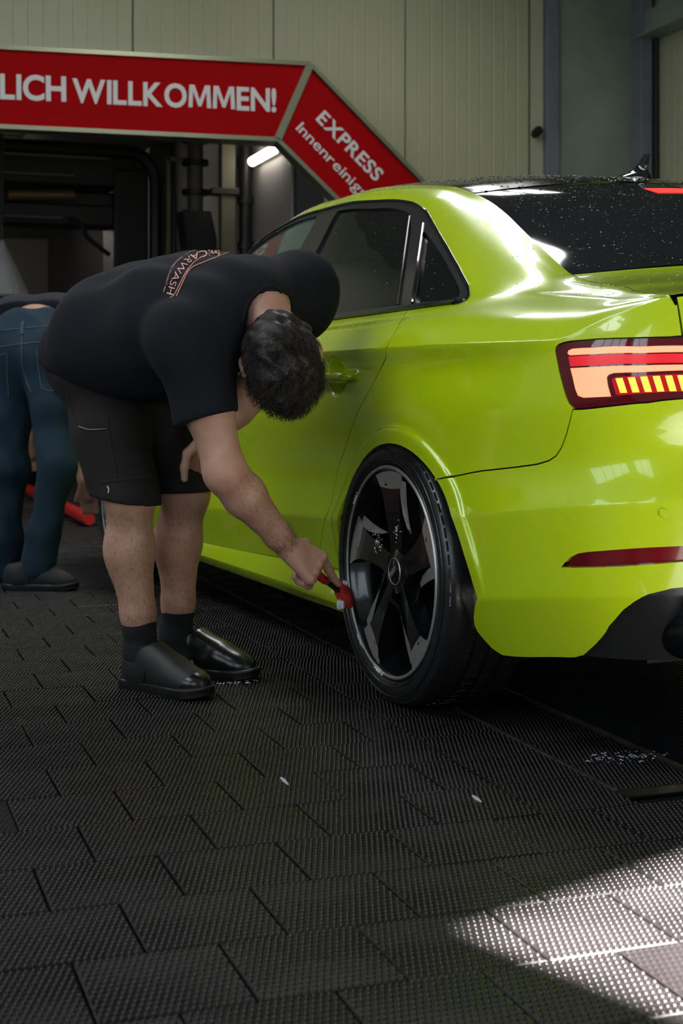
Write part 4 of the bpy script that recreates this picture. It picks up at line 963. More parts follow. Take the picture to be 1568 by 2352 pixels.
# ---- parking sensors, exhausts, plate
for s0 in (-.9225, -1.25):
    for mir in (1, -1):
        p = np.array(surf(s0, 1.885)); n_ = surf_n(s0, 1.885); p = p+n_*.001; q = Vector((n_[0], n_[1]*mir, n_[2])).to_track_quat('Z', 'Y').to_matrix().to_4x4()
        MB().lathe([(0, .004), (.0075, .0038), (.009, .002), (.0095, -.004)], 20, Matrix.Translation((p[0], p[1]*mir, p[2])) @ q).build('parking_sensor', M_LIME, car, True)
M_PIPE = new_mat('dark_exhaust_pipe', (.03, .035, .045), .2, metal=.9)
for y in (.615, .505):
    for mir in (1, -1):
        MB().lathe([(.040, .10), (.042, -.02), (.050, -.03), (.053, -.02), (.053, .12)], 28, Matrix.Translation((-.905+.02*abs(y-.5), y*mir, .285)) @ Matrix.Rotation(PI/2, 4, 'Y')).lathe([(0, .06), (.04, .06)], 28, Matrix.Translation((-.905, y*mir, .285)) @ Matrix.Rotation(PI/2, 4, 'Y')).build('tailpipe', M_PIPE, car, True, 50)
# ---- wheels
M_TYRE = new_mat('wet_tyre_rubber', (.012, .012, .013), .35, spec=.6, bump=(90., .2, .002), rough_var=(14., .2))
M_RIM = new_mat('gloss_black_alloy', (.006, .006, .007), .2, coat=.35)
M_CUT = new_mat('machined_alloy', (.50, .48, .47), .42, metal=.75, bump=(200., .05, .001))
M_DISC = new_mat('brake_disc', (.09, .09, .095), .35, metal=.9)
M_FOAM = new_mat('foam_suds', (.75, .78, .82), .6, bump=(120., .5, .003))
RT = .3215
def make_wheel(name='rear_wheel'):
    w = empty(name); w.parent = car
    Mx = Matrix.Rotation(-PI/2, 4, 'X')                      # lathe axis z -> car y (outward)
    # tyre, outward face at h = 0, inner at -0.235
    tp = [(.258, -.012), (.266, .000), (.285, .005), (.303, .000), (.314, -.010), (.3195, -.022), (RT, -.040)]
    for g in (-.078, -.118, -.158): tp += [(RT, g+.006), (RT-.007, g+.004), (RT-.007, g-.004), (RT, g-.006)]
    tp += [(RT, -.196), (.3195, -.212), (.314, -.224), (.30, -.234), (.28, -.238), (.252, -.225)]
    ty = MB().lathe(tp, 96, Mx).build('tyre', M_TYRE, w, True, 50)
    b = MB()
    for k in range(64):
        a = 2*PI*k/64
        for (h0, h1, sk_) in ((-.006, -.070, .03), (-.086, -.112, .02), (-.124, -.152, -.02), (-.166, -.226, -.03)):
            pr = []
            for h, aa in ((h0, a), (h1, a+sk_)):
                rr = RT+.0012-(.010 if h in (-.006, -.226) else 0)
                for da in (-.036, .036):
                    pr += [(rr*math.cos(aa+da), rr*math.sin(aa+da), h), ((rr-.006)*math.cos(aa+da*1.05), (rr-.006)*math.sin(aa+da*1.05), h)]
            V_ = [Mx @ Vector(p) for p in pr]
            b.add(V_, [(0, 2, 6, 4), (0, 4, 5, 1), (2, 3, 7, 6), (0, 1, 3, 2), (4, 6, 7, 5)])
    b.build('tread', M_TYRE, ty)
    # sidewall ribs / lettering band
    MB().lathe([(.272, .0035), (.2735, .0050), (.275, .0035)], 96, Mx).lathe([(.296, .0032), (.2975, .0045), (.299, .003)], 96, Mx).build('sidewall_rib', M_TYRE, ty, True)
    # barrel and lip
    rim = MB().lathe([(.2600, -.008), (.2575, -.003), (.2500, -.002), (.2460, -.006), (.2425, -.02), (.233, -.035), (.222, -.06), (.218, -.13), (.235, -.20), (.245, -.215)], 80, Mx).build('rim_barrel', M_RIM, w, True, 50)
    MB().lathe([(.2490, -.006), (.2500, -.0005), (.2530, .0012), (.2562, .0005), (.2580, -.003)], 96, Mx).build('rim_lip', M_CUT, rim, True, 60)
    # five blade spokes; wheel plane coords: X = -car x (to the right seen from outside), Z up
    def wp(r, deg, h): a = R(deg); return Vector((-r*math.cos(a), h, r*math.sin(a)))
    for k in range(5):
        d0 = 92-72*k
        # outline of the blade in polar form, clockwise trailing edge swept
        out = [(.045, 26), (.080, 15), (.130, 12), (.175, 12), (.205, 13.5), (.243, 17.5)]
        inn = [(.243, -12.5), (.205, -10.5), (.175, -10.5), (.130, -12.5), (.080, -19), (.045, -32)]
        def hh(r): return -.006-.011*max(0, min(1, (.215-r)/.15))**1.3
        top = [wp(r, d0+a, hh(r)) for r, a in out]+[wp(r, d0+a, hh(r)-.010) for r, a in inn]
        bot = [Vector((p.x*.995, p.y-.045, p.z*.995)) for p in top]; n = len(top)
        body = MB().add(top+bot, [(i, i+1, n-2-i, n-1-i) for i in range(5)]+[(k2, (k2+1) % n, n+(k2+1) % n, n+k2) for k2 in range(n)]).build('spoke', M_RIM, w, True, 35)
        # machined tip and machined flank ridge
        tip = [(.210, 13.6), (.2440, 17.8), (.2440, 9), (.2440, 0), (.2440, -12.8), (.205, -10.8), (.200, 1)]
        tv = [wp(r, d0+a, hh(r)+.0012-(.010*max(0, min(1, (15-a)/27)))) for r, a in tip]; tb = [p-Vector((0, .004, 0)) for p in tv]; n = len(tv)
        MB().add(tv+tb, [tuple(range(n))]+[(i, (i+1) % n, n+(i+1) % n, n+i) for i in range(n)]).build('machined_tip', M_CUT, body)
        ro = [(.226, -9), (.18, -12), (.145, -18), (.120, -28), (.108, -44), (.100, -62)]; ri = [(.094, -66), (.098, -50), (.106, -38), (.138, -27), (.178, -20.5), (.226, -16.5)]
        rv = [wp(r, d0+a, hh(r)-.012-.0004*max(0, -a-20)) for r, a in ro]+[wp(r, d0+a, hh(r)-.016-.0004*max(0, -a-20)) for r, a in ri]; n = len(rv)
        fin = MB().add(rv+[p-Vector((0, .03, 0)) for p in rv], [(i, i+1, n-2-i, n-1-i) for i in range(5)]+[(i, (i+1) % n, n+(i+1) % n, n+i) for i in range(n)]).build('fin', M_RIM, body, True, 40)
        mv = [wp(r, d0+a, hh(r)-.0112-.0004*max(0, -a-20)) for r, a in ro[:4]]+[wp(r, d0+a, hh(r)-.0150-.0004*max(0, -a-20)) for r, a in ri[2:]]
        MB().add(mv, [(0, 1, 6, 7), (1, 2, 5, 6), (2, 3, 4, 5)]).build('machined_ridge', M_CUT, body)
    hub = MB().lathe([(.060, -.075), (.058, -.030), (.054, -.021), (.040, -.0185), (.034, -.0175)], 40, Mx).build('hub', M_RIM, w, True, 40)
    for k in range(5): MB().lathe([(.0, -.029), (.007, -.029), (.009, -.034), (.009, -.04)], 12, Matrix.Translation(wp(.050, 56-72*k, 0)) @ Mx).build('wheel_bolt', M_RIM, hub, True)
    cap = MB().lathe([(0, -.0135), (.026, -.0145), (.031, -.017), (.033, -.026)], 40, Mx).build('centre_cap', M_RIM, w, True)
    MB().lathe([(.0305, -.0165), (.0318, -.0155), (.0335, -.018), (.033, -.022)], 40, Mx).build('cap_ring', M_CUT, cap, True)
    for k in range(4):
        cx_ = (-1.5+k)*.0082; t = R(38)
        c = Vector((-(cx_*math.cos(t)), -.0125, cx_*math.sin(t)))
        b = MB(); b.tube([c+Vector((.0055*math.cos(2*PI*i/16), 0, .0055*math.sin(2*PI*i/16))) for i in range(17)], .0009, 6); b.build('ring_emblem', M_CUT, cap, True)
    MB().lathe([(.07, -.10), (.165, -.10), (.165, -.125), (.07, -.125)], 64, Mx).lathe([(.0, -.085), (.072, -.085), (.075, -.12)], 40, Mx).build('brake_disc', M_DISC, w, True, 40)
    cal = MB()
    arc = [(r, a) for r in (.105, .185) for a in np.linspace(150, 215, 8)]
    vs = [wp(r, a, h) for h in (-.075, -.15) for r, a in arc]; n = 8
    cal.add(vs, [tuple([*range(8), *range(15, 7, -1)]), tuple([*range(16, 24), *range(31, 23, -1)])]+[(i, i+1, 17+i, 16+i) for i in range(7)]+[(8+i, 9+i, 25+i, 24+i) for i in range(7)]+[(0, 8, 24, 16), (7, 15, 31, 23)])
    cal.build('brake_caliper', new_mat('caliper_paint', (.006, .006, .007), .6, spec=.2), w)
    return w
def copy_tree(o, parent):
    c = o.copy(); COL.objects.link(c); c.parent = parent
    for ch in o.children: copy_tree(ch, c)
    return c
wr = make_wheel(); wr.location = (0, .878, RT+.001)
wf = copy_tree(wr, car); wf.location = (2.632, .878, RT+.001); wf.name = 'front_wheel'; wf.rotation_euler = (0, R(23), R(2))
for nm, x, rz in (('rear_wheel', 0, PI), ('front_wheel', 2.632, PI)):
    c = copy_tree(wr, car); c.location = (x, -.878, RT+.001); c.rotation_euler = (0, 0, PI); c.name = nm
wr.name = 'rear_wheel'
# ---- water beads on the upper body
def drops(name, P, N, rad, flat=.45):
    n = 6; vs = []; fs = []
    V_ = []; F_ = []
    for p, nn, r in zip(P, N, rad):
        q = Vector(nn).to_track_quat('Z', 'Y'); b0 = len(V_); ex = random.uniform(.8, 1.5)
        for rr, hh in ((1, -.05), (.8, .62)):
            for k in range(n):
                V_.append(Vector(p)+q @ Vector((r*rr*math.cos(2*PI*k/n), r*rr*ex*math.sin(2*PI*k/n), r*flat*hh)))
        V_.append(Vector(p)+q @ Vector((0, 0, r*flat)))
        for k in range(n):
            F_.append((b0+k, b0+(k+1) % n, b0+n+(k+1) % n, b0+n+k)); F_.append((b0+n+k, b0+n+(k+1) % n, b0+2*n))
    me = mesh(name, V_, F_, True); return me
M_WATER = new_mat('water_bead', (.9, .95, 1.), .02, trans=1., spec=.5)
M_WATER.node_tree.nodes['Principled BSDF'].inputs['IOR'].default_value = 1.33
def rad(n, lo=.0010, hi=.0032): return lo+(hi-lo)*rng.random(n)**3
def grid_drops(G, N, n, i0, i1, j0, j1):
    a = rng.integers(i0, i1, n); b_ = rng.integers(j0, j1, n); u, v = rng.random(n)[:, None], rng.random(n)[:, None]
    P = G[a, b_]*(1-u)*(1-v)+G[a+1, b_]*u*(1-v)+G[a, b_+1]*(1-u)*v+G[a+1, b_+1]*u*v
    return P, N[a, b_]
P1, N1 = grid_drops(G_rg, N_rg, 1700, 1, 48, 10, 55); P2, N2 = grid_drops(G_roof, N_roof, 1300, 0, 30, 14, 55)
P3, N3 = grid_drops(Gb, N_boot, 60, 1, 42, 20, 55)
s_ = rng.uniform(-.75, 1.5, 1100); v_ = rng.uniform(8.3, 11.9, 1100); okm = np.ones(1100, bool)
Ps = np.stack(surf(s_, v_), -1); Ns = surf_n(s_, v_); ing = in_poly(np.stack([s_, v_], -1), DLO); Ps = Ps-Ns*np.where(ing, .006, 0)[:, None]
s2 = rng.uniform(-.8, .5, 260); v2 = rng.uniform(5.0, 8.0, 260); Ps2 = np.stack(surf(s2, v2), -1); Ns2 = surf_n(s2, v2)
me = drops('water_beads', np.concatenate([P1, P2, P3, Ps, Ps2]), np.concatenate([N1, N2, N3, Ns, Ns2]), np.concatenate([rad(1700), rad(1300, .0014, .005), rad(60), rad(1100, .0009, .0024), rad(260, .0008, .002)]))
tag(link('water_beads', me, M_WATER, car), 'water beads on the wet bodywork', kind='stuff')

# suds on the rear wheel
b = MB(); rr = random.Random(4)
for cx_, cz_, n_, sp_, h_ in ((-.094, .063, 60, .030, -.014), (-.05, -.2475, 70, .030, .002), (-.16, -.19, 60, .028, .002), (.02, .10, 20, .03, -.014), (-.19, .16, 30, .02, .002)):
    for _ in range(n_):
        a = rr.uniform(0, 6.28); d = sp_*rr.random(); x, z = cx_+d*math.cos(a), cz_+d*math.sin(a); q = rr.uniform(.0008, .0026)
        if h_ > 0:
            k = .252/math.hypot(x, z)*rr.uniform(.985, 1.02); x, z = x*k, z*k
        vs = [(-x+q*math.cos(i*PI/3), h_, z+q*math.sin(i*PI/3)) for i in range(6)]+[(-x, h_+q*.8, z)]
        b.add(vs, [(i, (i+1) % 6, 6) for i in range(6)])
tag(b.build('suds', M_FOAM, wr, True), kind='stuff')
# ---------------------------------------------------------------- soft bodies: blended distance fields meshed with surface nets
class Field:
    def __init__(s, lo, hi, h):
        s.h = h; s.lo = np.array(lo, float); n = np.ceil((np.array(hi)-s.lo)/h).astype(int)+1
        s.a = np.full(n, 9., np.float32); s.n = n
    def _block(s, lo, hi):
        i0 = np.clip(np.floor((np.array(lo)-s.lo)/s.h).astype(int), 0, s.n-1); i1 = np.clip(np.ceil((np.array(hi)-s.lo)/s.h).astype(int)+1, 1, s.n)
        sl = tuple(slice(a, b) for a, b in zip(i0, i1))
        g = [((np.arange(a, b)*s.h+l).astype(np.float32)) for a, b, l in zip(i0, i1, s.lo)]
        return sl, np.meshgrid(*g, indexing='ij', sparse=True)
    def _mix(s, sl, d, k, op):
        a = s.a[sl]
        if op == 'add':
            if k > 0:
                t = np.clip(.5+.5*(d-a)/k, 0, 1); s.a[sl] = d*(1-t)+a*t-k*t*(1-t)
            else: s.a[sl] = np.minimum(a, d)
        else:                                                    # cut
            d = -d
            if k > 0:
                t = np.clip(.5-.5*(d-a)/k, 0, 1); s.a[sl] = d*(1-t)+a*t+k*t*(1-t)
            else: s.a[sl] = np.maximum(a, d)
    def cone(s, a, b, ra, rb, k=.02, op='add', sq=None):
        """rounded cone a->b; sq=(axis vector, factor) flattens across an axis"""
        a = np.array(a, float); b = np.array(b, float); m = max(ra, rb)*1.4+k+3*s.h
        sl, (X, Y, Z) = s._block(np.minimum(a, b)-m, np.maximum(a, b)+m)
        d = b-a; L2 = max(d@d, 1e-9)
        px, py, pz = X-a[0], Y-a[1], Z-a[2]
        t = np.clip((px*d[0]+py*d[1]+pz*d[2])/L2, 0, 1)
        qx, qy, qz = px-t*d[0], py-t*d[1], pz-t*d[2]
        if sq is not None:
            u = np.array(sq[0], float); u /= np.linalg.norm(u); w = qx*u[0]+qy*u[1]+qz*u[2]; f = sq[1]-1
            qx, qy, qz = qx+w*f*u[0], qy+w*f*u[1], qz+w*f*u[2]
        s._mix(sl, (np.sqrt(qx*qx+qy*qy+qz*qz)-(ra+(rb-ra)*t)).astype(np.float32), k, op); return s
    def chain(s, pts, rs, k=.02, **kw):
        for i in range(len(pts)-1): s.cone(pts[i], pts[i+1], rs[i], rs[i+1], k, **kw)
        return s
    def ell(s, c, r, ax=None, k=.02, op='add'):
        """ellipsoid with centre, radii and optional axis rows"""
        c = np.array(c, float); r = np.array(r, float); A = np.eye(3) if ax is None else np.array([np.array(v, float)/np.linalg.norm(v) for v in ax]); m = max(r)+k+3*s.h
        sl, (X, Y, Z) = s._block(c-m, c+m); px, py, pz = X-c[0], Y-c[1], Z-c[2]
        u = [A[i, 0]*px+A[i, 1]*py+A[i, 2]*pz for i in range(3)]
        k0 = np.sqrt(sum((u[i]/r[i])**2 for i in range(3))); k1 = np.sqrt(sum((u[i]/r[i]**2)**2 for i in range(3)))
        s._mix(sl, (k0*(k0-1)/np.maximum(k1, 1e-6)).astype(np.float32), k, op); return s
    def plane_cut(s, p, n, k=.0, box=None):
        """remove everything on the side the normal points to (inside an optional box)"""
        p = np.array(p, float); n = np.array(n, float); n /= np.linalg.norm(n)
        lo, hi = (s.lo, s.lo+s.n*s.h) if box is None else box
        sl, (X, Y, Z) = s._block(lo, hi); d = (X-p[0])*n[0]+(Y-p[1])*n[1]+(Z-p[2])*n[2]
        s.a[sl] = np.maximum(s.a[sl], d.astype(np.float32)); return s
    def ripple(s, amp, freq, seed=0, axis=None, sharp=False):
        """cloth folds: low sine noise added to the distance"""
        r = np.random.default_rng(seed); sl, (X, Y, Z) = s._block(s.lo, s.lo+s.n*s.h); acc = 0
        for f in freq:
            v = r.normal(size=3) if axis is None else np.array(axis)+r.normal(size=3)*.35
            v = v/np.linalg.norm(v)*f; u = r.normal(size=3); u = u/np.linalg.norm(u)*f*.45
            ph = (X*u[0]+Y*u[1]+Z*u[2]+r.uniform(0, 6))
            q = np.sin(X*v[0]+Y*v[1]+Z*v[2]+1.3*np.sin(ph)+r.uniform(0, 6))
            acc = acc+(q if not sharp else (1-np.abs(q))*2-1)/len(freq)
        s.a += (amp*acc).astype(np.float32); return s
    def nets(s, off=0., relax=1):
        a = s.a-off; n = np.array(a.shape); sgn = a < 0; cn = n-1
        cnt = np.zeros(cn, np.float32); acc = [np.zeros(cn, np.float32) for _ in range(3)]; quads = []
        ids = -np.ones(cn, np.int64)
        cross = []
        for ax in range(3):
            A = np.take(a, range(0, n[ax]-1), ax); B = np.take(a, range(1, n[ax]), ax); m = (A < 0) != (B < 0)
            I = np.argwhere(m); va = A[m]; vb = B[m]; t = va/(va-vb); P = I.astype(np.float32); P[:, ax] += t
            cross.append((I, va < 0)); o1, o2 = [q for q in range(3) if q != ax]
            for d1 in (0, 1):
                for d2 in (0, 1):
                    J = I.copy(); J[:, o1] -= d1; J[:, o2] -= d2; ok = (J >= 0).all(1) & (J < cn).all(1); K = tuple(J[ok].T)
                    np.add.at(cnt, K, 1)
                    for c in range(3): np.add.at(acc[c], K, P[ok][:, c])
        m = cnt > 0; ids[m] = np.arange(m.sum()); V = np.stack([acc[c][m]/cnt[m] for c in range(3)], -1)
        for ax, (I, inside) in enumerate(cross):
            o1, o2 = [(1, 2), (2, 0), (0, 1)][ax]; ok = (I[:, o1] > 0) & (I[:, o2] > 0) & (I[:, o1] < cn[o1]) & (I[:, o2] < cn[o2]); I = I[ok]; ins = inside[ok]
            def cell(d1, d2): J = I.copy(); J[:, o1] -= d1; J[:, o2] -= d2; return ids[tuple(J.T)]
            q = np.stack([cell(1, 1), cell(0, 1), cell(0, 0), cell(1, 0)], -1); q[~ins] = q[~ins][:, ::-1]; quads.append(q)
        Q = np.concatenate(quads); Q = Q[(Q >= 0).all(1)]
        for _ in range(relax):
            S = np.zeros_like(V); C = np.zeros(len(V), np.float32)
            for i in range(4):
                for j in (1, 3): np.add.at(S, Q[:, i], V[Q[:, (i+j) % 4]]); np.add.at(C, Q[:, i], 1)
            V = V*.4+.6*S/np.maximum(C, 1)[:, None]
        return V*s.h+s.lo, Q
    def obj(s, name, mat, parent, base, off=0., relax=1):
        V, Q = s.nets(off, relax); V = V-np.array(base)
        me = bpy.data.meshes.new(name); me.vertices.add(len(V)); me.vertices.foreach_set('co', V.astype(np.float32).ravel())
        me.loops.add(Q.size); me.loops.foreach_set('vertex_index', Q.ravel().astype(np.int32)); me.polygons.add(len(Q)); me.polygons.foreach_set('loop_start', np.arange(0, Q.size, 4, dtype=np.int32))
        me.update(calc_edges=True); me.validate(); me.shade_smooth()
        return link(name, me, mat, parent)
def vec(*a): return np.array(a, float)
def nrm(v): v = np.array(v, float); return v/np.linalg.norm(v)
M_SKIN = new_mat('skin', (.50, .285, .205), .48, var=(26., (.42, .21, .150), .22), bump=(140., .12, .002), spec=.4)
M_SKIN.node_tree.nodes['Principled BSDF'].inputs['Subsurface Weight'].default_value = .08
M_SKIN.node_tree.nodes['Principled BSDF'].inputs['Subsurface Radius'].default_value = (.01, .004, .002)
M_SHIRT = new_mat('navy_black_cotton', (.0052, .0056, .0090), .9, var=(3., (.007, .0075, .0115)), bump=(420., .25, .0015), spec=.25)
M_SHORTS = new_mat('black_brown_canvas', (.0095, .0075, .0080), .85, var=(5., (.014, .011, .011)), bump=(300., .35, .002), spec=.3)
M_SOCK = new_mat('black_sock', (.004, .004, .005), .9, bump=(350., .4, .002))
M_SHOE = new_mat('black_leather', (.009, .0085, .0085), .55, var=(18., (.014, .013, .012)), bump=(90., .3, .002))
M_SHOEW = new_mat('wet_black_leather', (.007, .007, .0075), .24, bump=(60., .2, .003))
M_SOLE = new_mat('black_rubber_sole', (.008, .008, .009), .4)
M_HAIR = new_mat('dark_brown_hair', (.010, .0075, .0065), .5, var=(60., (.026, .019, .016)), spec=.35)
M_PRINT = new_mat('salmon_shirt_print', (.70, .32, .28), .7)
M_STITCH = new_mat('pale_stitching', (.42, .38, .36), .8)
# ---- shared: shoe in local axes, heel at 0, toe along +x, sole on z = 0
def shoe(name, mat, parent, loc, yaw, L=.285, sock=None, style='slip', wmat=None):
    k = L/.285; r = empty(name); r.parent = parent; r.location = loc; r.rotation_euler = (0, 0, yaw)
    f = Field((-.03, -.07, -.01), (L+.03, .07, .17), .0045)
    f.ell((.050*k, 0, .050), (.052*k, .036, .055), k=0).cone((.06*k, 0, .05), (.15*k, 0, .045), .042, .044, .03, sq=((0, 1, 0), 1.05)).ell((.215*k, .004, .034), (.066*k, .047, .036), k=.03).cone((.055*k, 0, .08), (.095*k, 0, .085), .034, .036, .03).cone((.095*k, 0, .098), (.165*k, .002, .060), .032, .040, .03)
    f.ell((.19*k, .0, .05), (.05*k, .036, .028), k=.03)
    f.cone((.045*k, 0, .132), (.070*k, 0, .140), .037, .042, .008, op='cut'); f.plane_cut((0, 0, .018), (0, 0, -1))
    up = f.obj('upper', mat, r, (0, 0, 0), relax=2)
    # sole outline with upturned toe
    out = [(-.006, 0), (.0, -.026), (.02, -.037), (.06, -.037), (.11, -.036), (.16, -.044), (.205, -.051), (.245, -.047), (.275, -.028), (.286, 0), (.278, .030), (.25, .046), (.205, .050), (.16, .045), (.11, .037), (.06, .038), (.02, .036), (.0, .024)]
    out = [tuple(p) for p in catmull(out, 3, True)]; n = len(out); vs = []
    for sc, z in ((.955, 0.), (1.0, .004), (1.0, .018), (1.012, .021), (1.0, .025), (.95, .027)):
        vs += [(.14*k+(x-.14)*k*sc, y*sc, z+max(0, x-.21)**2*1.6) for x, y in out]
    MB().add(vs, [(i*n+q, i*n+(q+1) % n, (i+1)*n+(q+1) % n, (i+1)*n+q) for i in range(5) for q in range(n)]+[tuple(range(n)), tuple(range(5*n, 6*n))]).build('sole', M_SOLE, r, True, 40)
    if wmat:                                                         # glossy toe cap
        f2 = Field((.13, -.07, .0), (L+.03, .07, .09), .0045); f2.ell((.215*k, .004, .0355), (.067*k, .0482, .0372), k=0).plane_cut((0, 0, .02), (0, 0, -1)).plane_cut((.205*k, 0, 0), (-1, 0, .4)); f2.obj('toe_cap', wmat, r, (0, 0, 0), relax=1)
    MB().tube(catmull([(.105*k, -.044, .030), (.112*k, -.044, .060), (.124*k, -.034, .090), (.134*k, 0, .106), (.124*k, .034, .090), (.112*k, .044, .060), (.105*k, .044, .030)], 5), .0022, 6).build('collar_seam', M_SOLE, r, True)
    return r
def finger(f, base, dirs, lens, r0, r1, k=.006):
    p = np.array(base, float); n = len(lens)
    for i, (d, l) in enumerate(zip(dirs, lens)):
        q = p+nrm(d)*l; a = r0+(r1-r0)*i/n; b = r0+(r1-r0)*(i+1)/n; f.cone(p, q, a, b, k); p = q
    return p
# ================================================================ worker with the wheel brush
HB = vec(-.50, 3.66, 0)
w1 = empty('person', from_cam(*HB), -HEAD); tag(w1, 'man in black T-shirt and dark work shorts bending to brush the wheel', 'person')
faceD = nrm((.81, -.59, 0)); sideR = vec(-.59, -.81, 0)
pel = vec(-.615, 3.765, .865); hipR = vec(-.632, 3.70, .835); hipL = vec(-.545, 3.85, .85)
kneR = vec(-.534, 3.62, .492); kneL = vec(-.413, 3.80, .492); ankR = vec(-.512, 3.665, .10); ankL = vec(-.444, 3.855, .095)
waist = vec(-.535, 3.69, .915); chest = vec(-.385, 3.585, .945); upch = vec(-.262, 3.505, .952); neckb = vec(-.195, 3.452, .975)
shR = vec(-.352, 3.365, .875); elR = vec(-.270, 3.335, .570); wrR = vec(-.131, 3.455, .388)
shL = vec(-.105, 3.600, 1.005); elL = vec(-.240, 3.760, .755); wrL = vec(-.333, 3.672, .640)
headc = vec(-.140, 3.362, .826); hu = nrm((.24, -.47, -.85)); hf = nrm(vec(.04, .87, -.49)-hu*np.dot(vec(.04, .87, -.49), hu)); hr = np.cross(hf, hu)
lo, hi = (-.86, 3.18, -.01), (.06, 4.02, 1.16)
B = Field(lo, hi, .0055)
# legs
for hip, kn, an, toe in ((hipR, kneR, ankR, vec(.8, -.58, 0)), (hipL, kneL, ankL, vec(.86, -.5, 0))):
    tn = nrm(toe); calf = kn*.66+an*.34-tn*.012
    B.cone(hip, hip*.45+kn*.55, .085, .070, .03).cone(hip*.45+kn*.55, kn, .070, .060, .03)
    B.cone(kn, calf, .056, .0585, .03).cone(calf, kn*.25+an*.75, .0575, .043, .03).cone(kn*.25+an*.75, an, .043, .036, .02)
    B.ell(kn+tn*.016, (.040, .040, .050), k=.03).ell(calf-tn*.014, (.044, .050, .09), k=.03)
    B.cone(an, an+tn*.05-vec(0, 0, .055), .034, .026, .02)
B.cone(pel, waist, .12, .115, .05).cone(waist, chest, .115, .12, .05).cone(chest, upch, .12, .105, .05)
B.cone(upch, neckb, .085, .064, .05).cone(upch, shL, .08, .062, .05).cone(upch, shR, .08, .068, .05).cone(neckb, headc-hu*.055+hf*-.012, .060, .056, .03)
B.cone(shR, shR*.5+elR*.5, .062, .056, .03).cone(shR*.5+elR*.5, elR, .056, .046, .03)
fm = elR*.70+wrR*.30
B.cone(elR, fm, .046, .050, .03).cone(fm, wrR*.85+elR*.15, .0495, .032, .02).cone(wrR*.85+elR*.15, wrR, .032, .029, .02, sq=((.5, -.76, .4), 1.2))
B.cone(shL, elL, .060, .046, .03).cone(elL, elL*.65+wrL*.35, .046, .046, .03).cone(elL*.65+wrL*.35, wrL, .046, .029, .02)
# head: skull, jaw, nose, brow, ears
B.ell(headc+hu*.012-hf*.012, (.096, .080, .105), (hf, hr, hu), .02).ell(headc-hu*.045+hf*.028, (.066, .058, .072), (hf, hr, hu), .03).cone(headc-hu*.085+hf*.060, headc-hu*.085+hf*.062, .026, .026, .03)
B.cone(headc+hu*.012+hf*.088, headc-hu*.026+hf*.108, .009, .015, .010).ell(headc-hu*.058+hf*.088, (.012, .026, .012), (hf, hr, hu), .01)
for sg in (1, -1):
    B.ell(headc+hr*sg*.034+hu*.008+hf*.090, (.012, .016, .012), (hf, hr, hu), .008, op='cut'); B.ell(headc+hr*sg*.034+hu*.008+hf*.078, (.012, .013, .012), (hf, hr, hu), .003)
    B.ell(headc+hr*sg*.091-hu*.008-hf*.006, (.019, .010, .032), (hf+hr*sg*.25, hr, hu), .008).ell(headc+hr*sg*.101-hu*.006-hf*.002, (.010, .006, .019), (hf, hr, hu), .004, op='cut')
# right hand closed round the brush handle
hd = nrm((.74, .28, -.61)); ha = nrm(vec(-.55, -.52, -.62)-hd*np.dot(vec(-.55, -.52, -.62), hd)); hn = nrm(np.cross(ha, hd)); hn = hn if hn[1] < 0 else -hn     # back of the hand
kn0 = wrR+hd*.092
B.cone(wrR, wrR+hd*.03, .029, .030, .015, sq=(hn, 1.25))
for t in (-.033, -.011, .011, .033): B.cone(wrR+hd*.022+ha*t*.55, kn0+ha*t, .0175, .0145, .012)
H1 = Field((-.20, 3.34, .22), (.06, 3.66, .46), .0026)
def hand_right(F, k=.005):
    F.cone(elR*.25+wrR*.75, wrR*.85+elR*.15, .0365, .032, .01).cone(wrR*.85+elR*.15, wrR, .032, .029, .02, sq=((.5, -.76, .4), 1.2)).cone(wrR, wrR+hd*.03, .029, .030, .015, sq=(hn, 1.25))
    for t in (-.033, -.011, .011, .033): F.cone(wrR+hd*.022+ha*t*.55, kn0+ha*t, .0178, .0142, .010)
    for t in (-.033, -.011, .011, .033): F.ell(kn0+ha*t+hn*.006, (.012, .011, .012), k=.005)
    # index pointing along the handle, the others curled
    finger(F, kn0+ha*-.033, (nrm(hd*.75-hn*.45+vec(.12, .05, -.35)), nrm(hd*.62-hn*.25+vec(.10, .25, -.45)), nrm(vec(.55, .45, -.70))), (.047, .028, .023), .0118, .0086)
    for t, l in ((-.011, 1.), (.012, .96), (.034, .84)):
        finger(F, kn0+ha*t, (nrm(hd*.55-hn*.95), nrm(-hn*.55-hd*.95), nrm(hn*.25-hd*.9)), (.044*l, .030*l, .022*l), .0120, .0095)
    finger(F, wrR+hd*.028-ha*.026-hn*.004, (nrm(hd*.55-ha*.55-hn*.6), nrm(hd*.85-hn*.5), nrm(hd*.9+ha*.1-hn*.3)), (.036, .032, .026), .0135, .0095)
hand_right(H1)
